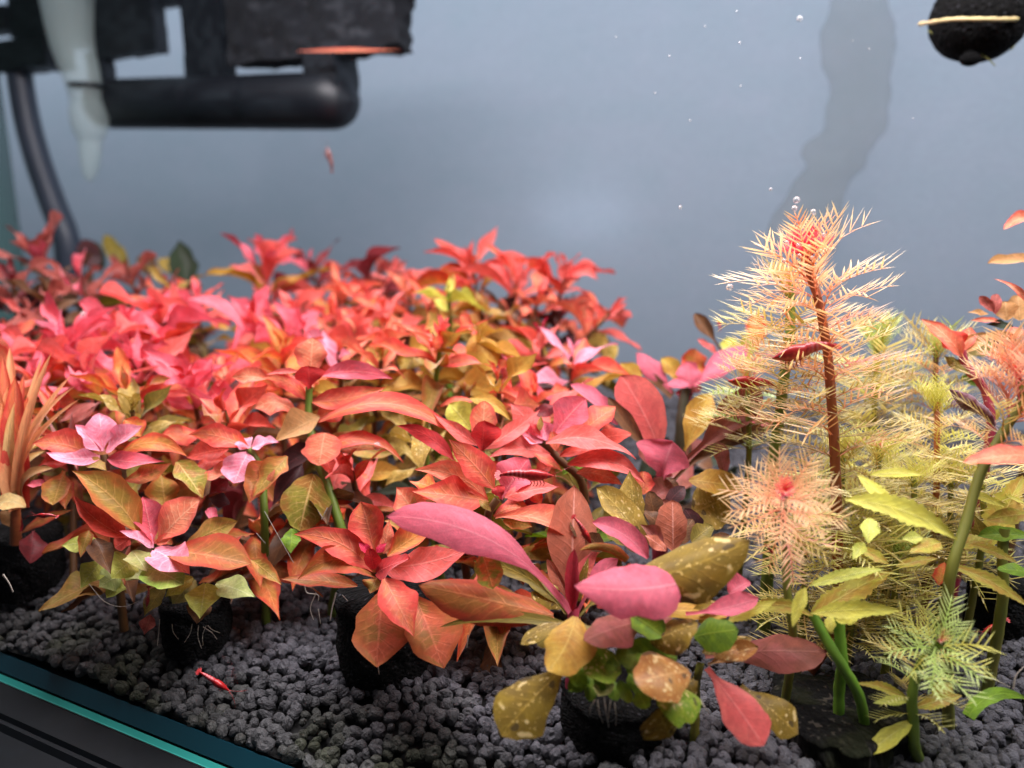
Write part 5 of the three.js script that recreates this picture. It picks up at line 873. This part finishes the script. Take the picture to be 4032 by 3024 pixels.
const shrimpBody = (() => {
  const pos = [], uv = [], idx = [], n = 44, m = 12;
  for (let i = 0; i <= n; i++) {
    const t = i / n, x = 0.5 - t; let r, y;
    if (t < 0.1) r = 0.006 + t * 0.32; else if (t < 0.45) r = 0.038 + 0.05 * Math.sin((t - 0.1) / 0.35 * Math.PI * 0.62); else r = (0.082 - (t - 0.45) * 0.1) * (1 - 0.16 * ((t - 0.45) * 13 % 1));
    if (t > 0.93) r *= 0.75; y = t < 0.45 ? 0.02 * Math.sin(t * 4) : 0.02 + 0.055 * Math.sin((t - 0.45) / 0.55 * Math.PI) - 0.02 * (t - 0.45);
    for (let j = 0; j <= m; j++) { const a = j / m * 2 * Math.PI; pos.push(x, y + Math.sin(a) * r * 1.6, Math.cos(a) * r * 1.15); uv.push(t, j / m); }
  }
  for (let i = 0; i < n; i++) for (let j = 0; j < m; j++) { const a = i * (m + 1) + j, b = a + m + 1; idx.push(a, a + 1, b, b, a + 1, b + 1); }
  const g = new THREE.BufferGeometry(); g.setAttribute('position', new THREE.Float32BufferAttribute(pos, 3)); g.setAttribute('uv', new THREE.Float32BufferAttribute(uv, 2)); g.setIndex(idx); g.computeVertexNormals(); return g;
})();
const shrimpTail = mergeGeometries([-2, -1, 0, 1, 2].map((i) => leafGeometry(V(-0.46, 0.0, 0), V(-0.46 - 0.15 * Math.cos(i * 0.42), 0.0, 0.15 * Math.sin(i * 0.42)), V(0, 1, 0), 0.06, { shape: 'obov', nv: 6, nu: 2, wave: 0, cup: 0, phase: 1 })));
const shrimpLegs = mergeGeometries([0.28, 0.22, 0.16, 0.1, 0.04].flatMap((x) => [-1, 1].map((s) => tubeGeometry([V(x, -0.04, s * 0.04), V(x + 0.05, -0.12, s * 0.09), V(x + 0.02, -0.2, s * 0.11)], 0.011, 0.006, 5, 4))).concat([-0.08, -0.16, -0.24].flatMap((x) => [-1, 1].map((s) => tubeGeometry([V(x, -0.02, s * 0.03), V(x + 0.02, -0.1, s * 0.05)], 0.008, 0.004, 3, 4)))));
const antennaL = tubeGeometry([V(0.46, 0.01, 0.01), V(0.62, 0.08, 0.06), V(0.78, 0.05, 0.16), V(0.9, -0.04, 0.28)], 0.005, 0.002, 10, 4), antennaR = tubeGeometry([V(0.46, 0.01, -0.01), V(0.62, 0.08, -0.06), V(0.78, 0.05, -0.16), V(0.9, -0.04, -0.28)], 0.005, 0.002, 10, 4);
const eyeGeo = new THREE.SphereGeometry(0.017, 8, 6);
const shrimp0 = new THREE.Group();
part('body', shrimpBody, shrimpRed, shrimp0); part('tail_fan', shrimpTail, shrimpRed, shrimp0); part('legs', shrimpLegs, shrimpRed, shrimp0); part('antenna', antennaL, shrimpRed, shrimp0); part('antenna', antennaR, shrimpRed, shrimp0);
for (const s of [-1, 1]) part('eye', eyeGeo, eyeMat, shrimp0).position.set(0.4, 0.035, s * 0.04);
function shrimp(label, t, hx, hy, qx, qy, d, o = {}) {
  const h = t(hx, hy), q = t(qx, qy), H = P(h[0], h[1], d - (o.dz ?? 0)), Q = P(q[0], q[1], d + (o.dz ?? 0)), x = H.clone().sub(Q), L = x.length(); x.normalize();
  const s = shrimp0.clone(); s.name = numbered('shrimp'); scene.add(s); s.userData = { label, category: 'shrimp', group: 'small red shrimps about the tank' };
  const u = (o.up ? V(...o.up) : V(0, 0.75, 0.65)), z = x.clone().cross(u).normalize(), y = z.clone().cross(x); qm.makeBasis(x, y, z); s.quaternion.setFromRotationMatrix(qm); s.position.copy(H).add(Q).multiplyScalar(0.5); s.scale.setScalar(L * 0.92);
  if (o.brown) s.traverse((c) => { if (c.isMesh && c.material === shrimpRed) c.material = shrimpBrown; });
  if (o.pale) s.traverse((c) => { if (c.isMesh && c.material === shrimpRed) c.material = shrimpPale; });
  return s;
}
shrimp('dark red shrimp crossing in front of the tall feathery stem', tI, 620, 1400, 1215, 1290, 0.198, { up: [0, 1, 0.3] });
shrimp('red shrimp on the curled rose-brown leaf left of the feathery stems', tI, 240, 1590, 700, 1650, 0.232, { up: [0, 1, 0.2] });
shrimp('red shrimp lying along a coral leaf in the centre', tD, 640, 1050, 130, 1040, 0.212);
shrimp('red shrimp hanging head down on the tall salmon-tan leaf, tail fan up', tD, 960, 1660, 790, 1400, 0.196, { up: [0.5, 0.2, 0.8] });
shrimp('red shrimp with a pale waist walking on the bare gravel, lower left', tV, 1490, 860, 1280, 725, 0.2);
shrimp('red shrimp under the spiky plant beside the left plug', tA, 300, 950, 500, 960, 0.21, { up: [0, 1, 0.5] });
shrimp('red shrimp clinging upright beneath the lime leaves', tV, 945, 320, 960, 180, 0.219, { up: [0.6, 0, 0.8] });
shrimp('small bright pink-red shrimp inside the cream feathery crown', tile(2700, 1650, 1.659), 580, 890, 520, 820, 0.185);
shrimp('small pinkish-red shrimp upright before the olive leaf at the right', tK, 1210, 850, 1240, 990, 0.2, { up: [0.7, 0, 0.7] });
shrimp('dark red shrimp on the gravel at the right edge', tM, 1880, 570, 2090, 470, 0.215);
shrimp('brownish-red shrimp swimming in open water below the filter', tT, 1672, 745, 1700, 880, 0.42, { up: [0.8, 0, 0.5], brown: true });
shrimp('tiny red shrimp on the dark curled stalk against the back film', tL, 975, 95, 985, 190, 0.33, { up: [0.7, 0, 0.7] });
shrimp('purplish shrimp resting on the black filter', tT, 740, 440, 885, 440, 0.66, { pale: true });
shrimp('pale grey shrimp with a dark head among the feathery plants at the right', tJ, 950, 1250, 1400, 1620, 0.205, { pale: true, up: [0.5, 0.8, 0.3] });

// ------------------------------------------------------------------ filter, hose, pale pipe at the back left
{
  const NB = BACK - 0.035, mk = (x0, y0, x1, y1, depth) => { const a = onPlane(...tT(x0, y0), NB), b = onPlane(...tT(x1, y1), NB); return { u: (a.dot(U) + b.dot(U)) / 2, y: (a.y + b.y) / 2, w: Math.abs(b.dot(U) - a.dot(U)), h: Math.abs(a.y - b.y), depth }; };
  const mossy = tex(256, 128, (u, v) => mix3([0.03, 0.05, 0.08], [0.18, 0.19, 0.21], sstep(0.5, 0.8, fbm(u * 14, v * 9, 33)) * 0.8 + (noise(u * 50, v * 26, 41) > 0.86 ? 0.4 : 0)));
  const blk = new THREE.MeshPhysicalMaterial({ map: tex(128, 128, (u, v) => mix3([0.025, 0.045, 0.08], [0.10, 0.125, 0.15], sstep(0.35, 0.75, fbm(u * 7, v * 9, 51)))), roughness: 0.5 }), sponge = new THREE.MeshStandardMaterial({ map: mossy, roughness: 1 });
  const c0 = onPlane(...tT(1100, 450), NB), t = thing('internal_filter', 'black internal filter with a ribbed horizontal tube, upper left at the back', 'filter', tk(c0.dot(U), c0.y, NB)); t.rotation.y = tankTurn;
  const box = (name, x0, y0, x1, y1, dep, m, off = 0) => { const b = mk(x0, y0, x1, y1), g = new THREE.BoxGeometry(b.w, b.h, dep, Math.ceil(b.w / 0.004), Math.ceil(b.h / 0.004), 2), q = g.attributes.position; for (let i = 0; i < q.count; i++) { const x = q.getX(i) + b.u, y = q.getY(i) + b.y; q.setXY(i, q.getX(i) + 0.0035 * (fbm(y * 90 + 50, x * 20 + 50, 3) - 0.5), q.getY(i) + 0.003 * (fbm(x * 90 + 50, y * 20 + 50, 4) - 0.5)); } g.computeVertexNormals(); const o = part(name, g, m, t); o.position.set(b.u - c0.dot(U), b.y - c0.y, off); return o; };
  // tube with ribs and rounded end
  const L = mk(520, 500, 1815, 500), R = mk(1000, 388, 1000, 662).h / 2, pts = [new THREE.Vector2(0.0001, -L.w / 2)];
  for (let i = 0; i <= 70; i++) { const s = i / 70; let r = R; if (s > 0.9) r = R * Math.sqrt(Math.max(0.0004, 1 - Math.pow((s - 0.9) / 0.1, 3))); if (s < 0.03) r = R * 0.96; if (s > 0.42 && s < 0.66 && i % 2) r *= 0.94; pts.push(new THREE.Vector2(r, -L.w / 2 + L.w * s)); }
  const tg = new THREE.LatheGeometry(pts, 32); tg.rotateZ(-Math.PI / 2);
  const tb = part('ribbed_tube', tg, blk, t); tb.position.set(L.u - c0.dot(U), mk(1000, 400, 1000, 668).y - c0.y, 0); tb.rotation.z = -0.05;
  box('housing', 465, -25, 835, 270, 0.012, blk); box('clip', 470, 270, 565, 420, 0.012, blk); box('neck', 950, -25, 1185, 420, 0.012, blk); box('elbow', 1610, 270, 1780, 450, 0.026, blk); box('bracket', 835, -25, 950, 20, 0.01, blk); box('connector', 330, -25, 470, 230, 0.018, blk);
  box('bracket', 1185, 150, 1280, 235, 0.01, blk); box('grip', 715, 95, 735, 160, 0.008, blk);
  { const b = mk(1195, -40, 2085, 250), g = new THREE.BoxGeometry(b.w, b.h, 0.022, 70, 26, 4), p = g.attributes.position; for (let i = 0; i < p.count; i++) { const x = p.getX(i), y = p.getY(i), z = p.getZ(i); p.setXYZ(i, x + 0.008 * (fbm(y * 70 + 9, z * 90 + 9, 5) - 0.5) * (x > b.w * 0.3 ? 2 : 0.3), y + 0.006 * (fbm(x * 60 + 30, z * 90 + 9, 6) - 0.5), z + 0.009 * (fbm(x * 80 + 30, y * 80 + 30, 7) - 0.5)); } g.computeVertexNormals(); part('sponge', g, sponge, t).position.set(b.u - c0.dot(U), b.y - c0.y, 0.0); }
  box('end_block', 78, -25, 330, 165, 0.016, blk); box('end_block', -60, 52, 78, 160, 0.016, blk); box('end_block', 110, 165, 330, 230, 0.014, blk); box('end_block', 35, 228, 318, 345, 0.026, blk);
  const hs = [[85, 260], [105, 420], [140, 620], [200, 840], [270, 1040], [340, 1230], [360, 1500]].map((q) => onPlane(...tT(q[0], q[1]), BACK - 0.035));
  const h0 = hs[hs.length - 1], hose = solo('hose', tubeGeometry(hs.map((q) => q.clone().sub(h0)), 0.0105, 0.0115, 40, 16), new THREE.MeshPhysicalMaterial({ map: tex(64, 128, (u, v) => mix3([0.25, 0.28, 0.34], [0.20, 0.23, 0.28], fbm(u * 4, v * 8, 14))), roughness: 0.45 }), h0, { label: 'dark grey hose curving down from the filter to the plants at the left', category: 'hose' });
  const pp = [[330, -120], [365, 200], [425, 420], [455, 600], [460, 700]].map((q) => onPlane(...tT(q[0], q[1]), BACK - 0.06)), p0 = pp[4];
  const pale = new THREE.MeshPhysicalMaterial({ color: new THREE.Color(0.66, 0.80, 0.79), roughness: 0.95, transmission: 0.5, thickness: 0, transparent: true, opacity: 0.42 });
  const pipe = thing('glass_pipe', 'pale frosted glass pipe with a bulb end hanging before the filter', 'pipe', p0);
  const pc = new THREE.CatmullRomCurve3([...pp, onPlane(...tT(462, 770), BACK - 0.06), onPlane(...tT(460, 850), BACK - 0.06), onPlane(...tT(456, 930), BACK - 0.06)].map((q) => q.clone().sub(p0))), pg = tubeGeometry(pc.points, 1, 1, 60, 20), pa = pg.attributes.position, cc = V();
  for (let i = 0; i <= 60; i++) { const t = i / 60; pc.getPointAt(t, cc); const y = 1 - t, rad = t < 0.6 ? 0.021 - 0.009 * t / 0.6 : t < 0.76 ? 0.012 + 0.0025 * Math.sin((t - 0.6) / 0.16 * Math.PI) : t < 0.79 ? 0.012 - 0.003 * (t - 0.76) / 0.03 : 0.009 * Math.sqrt(Math.max(0.02, 1 - Math.pow((t - 0.79) / 0.21, 2))); for (let k = 0; k <= 20; k++) { const n = i * 21 + k; pa.setXYZ(n, cc.x + (pa.getX(n) - cc.x) * rad, cc.y + (pa.getY(n) - cc.y) * rad, cc.z + (pa.getZ(n) - cc.z) * rad); } }
  pg.computeVertexNormals(); part('tube', pg, pale, pipe);
  part('ring', new THREE.TorusGeometry(0.0125, 0.0016, 8, 24).rotateX(Math.PI / 2), blk, pipe).position.copy(onPlane(...tT(445, 440), BACK - 0.06).sub(p0));
  const fl = [[1520, 262], [1800, 268], [2050, 255]].map((q) => onPlane(...tT(q[0], q[1]), NB - 0.025));  // plant mirrored in the water surface, built as a thin solid leaf
  solo('reflected_leaf', leafGeometry(fl[0].clone().sub(fl[1]), fl[2].clone().sub(fl[1]), V(0, 0.6, 0.8), 0.0038, { shape: 'lance' }), PAL.coralpale, fl[1], { label: 'thin orange leaf shape standing in for a surface reflection under the filter sponge', category: 'leaf' });
}
// ------------------------------------------------------------------ black ball at the top right
{
  const at = P(...tR(1975, 95), 0.33), t = thing('moss_ball', 'round black sponge ball tied with a pale green stem, hanging at the top right corner', 'sponge ball', at), r = 0.0192;
  const g = new THREE.SphereGeometry(r, 64, 48), p = g.attributes.position, v = V();
  for (let i = 0; i < p.count; i++) { v.fromBufferAttribute(p, i); const n = v.clone().normalize(), k = 1 + 0.05 * (fbm(n.x * 3 + 9 + n.z, n.y * 3 + 9, 6) - 0.5) + 0.02 * (noise(n.x * 22 + 40 + n.z * 9, n.y * 22 + 40, 7) - 0.5); p.setXYZ(i, v.x * k, v.y * k * 0.92, v.z * k); }
  g.computeVertexNormals(); part('ball', g, plugMat, t);
  const at2 = (x, y, z) => P(...tR(x, y), 0.33 - z).sub(at);
  part('stem', tubeGeometry([at2(1655, 128, 0.002), at2(1720, 118, 0.008), at2(1830, 103, 0.0165), at2(1990, 102, 0.021), at2(2130, 103, 0.0185), at2(2260, 92, 0.008)], 0.0008, 0.0009, 30, 8, 0.15), stemMat(0xb8b06a, 0xc8a888), t, 'pale green-pink stem wound round the ball');
  const lump = new THREE.IcosahedronGeometry(0.0036, 3); lump.scale(1.2, 0.8, 1); part('tuft', lump, plugMat, t).position.copy(at2(1925, 315, 0.004)); part('tuft', new THREE.IcosahedronGeometry(0.0024, 2), plugMat, t).position.copy(at2(1925, 285, 0.004));
  for (const [a, b, c, e] of [[1985, 290, 2060, 352], [1970, 260, 1990, 300], [2170, 215, 2140, 270], [1700, 165, 1720, 180], [2200, 170, 2150, 250]]) part('thread', tubeGeometry([at2(a, b, 0.004), at2((a + c) / 2 + 6, (b + e) / 2, 0.005), at2(c, e, 0.005)], 0.0004, 0.0002, 8, 5), STEM.olive, t);
}
// ------------------------------------------------------------------ air bubbles
{
  const glass = new THREE.MeshPhysicalMaterial({ color: 0xffffff, roughness: 0.04, transmission: 0.75, thickness: 0.001, ior: 1.25, specularIntensity: 1 }), g = new THREE.SphereGeometry(1, 16, 12);
  const bubble = (t, x, y, r, d, label, group) => { const s = t(x, y), o = solo('air_bubble', g, glass, P(s[0], s[1], d), { label, category: 'bubble' }); if (group) o.userData.group = group; o.scale.setScalar(r * d / FOCAL); };
  const free = 'tiny air bubbles drifting in the open water';
  for (const [x, y, r] of [[1015, 100, 12], [695, 228, 5], [1018, 312, 4], [320, 300, 4], [430, 643, 4], [243, 497, 4], [1298, 216, 3], [1385, 262, 3], [1620, 632, 3], [510, 140, 4], [678, 60, 4], [700, 460, 4], [34, 198, 4]]) bubble(tR, x, y, r, 0.27, 'tiny air bubble drifting in the open grey water', free);
  bubble(tR, 378, 1107, 7, 0.26, 'bright air bubble alone left of the tall feathery crown'); bubble(tR, 860, 1010, 7, 0.22, 'air bubble up and left of the tall feathery crown');
  bubble(tI, 855, 18, 14, 0.208, 'upper of two air bubbles rising from the tall feathery crown'); bubble(tI, 838, 90, 12, 0.208, 'lower of two air bubbles rising from the tall feathery crown'); bubble(tI, 1000, 120, 11, 0.2, 'air bubble on the top frond of the tall feathery crown');
  bubble(tI, 272, 778, 14, 0.2, 'large air bubble under a frond left of the tall feathery crown');
  for (const [x, y] of [[868, 410], [960, 420], [990, 520], [770, 385], [745, 545], [1090, 318], [880, 500]]) bubble(tI, x, y, 8, 0.2, 'small air bubble clinging to the pink heart of the tall feathery crown', 'bubbles on the pink feathery heart');
  bubble(tB, 1070, 900, 17, 0.242, 'air bubble under the second long coral leaf'); bubble(tD, 1112, 976, 7, 0.232, 'air bubble under a coral-pink rosette leaf'); bubble(tK, 1450, 545, 9, 0.2, 'shiny air bubble among the straw fronds at the right'); bubble(tE, 720, 635, 10, 0.3, 'air bubble over the dark gap at the left');
}
renderer.render(scene, camera);
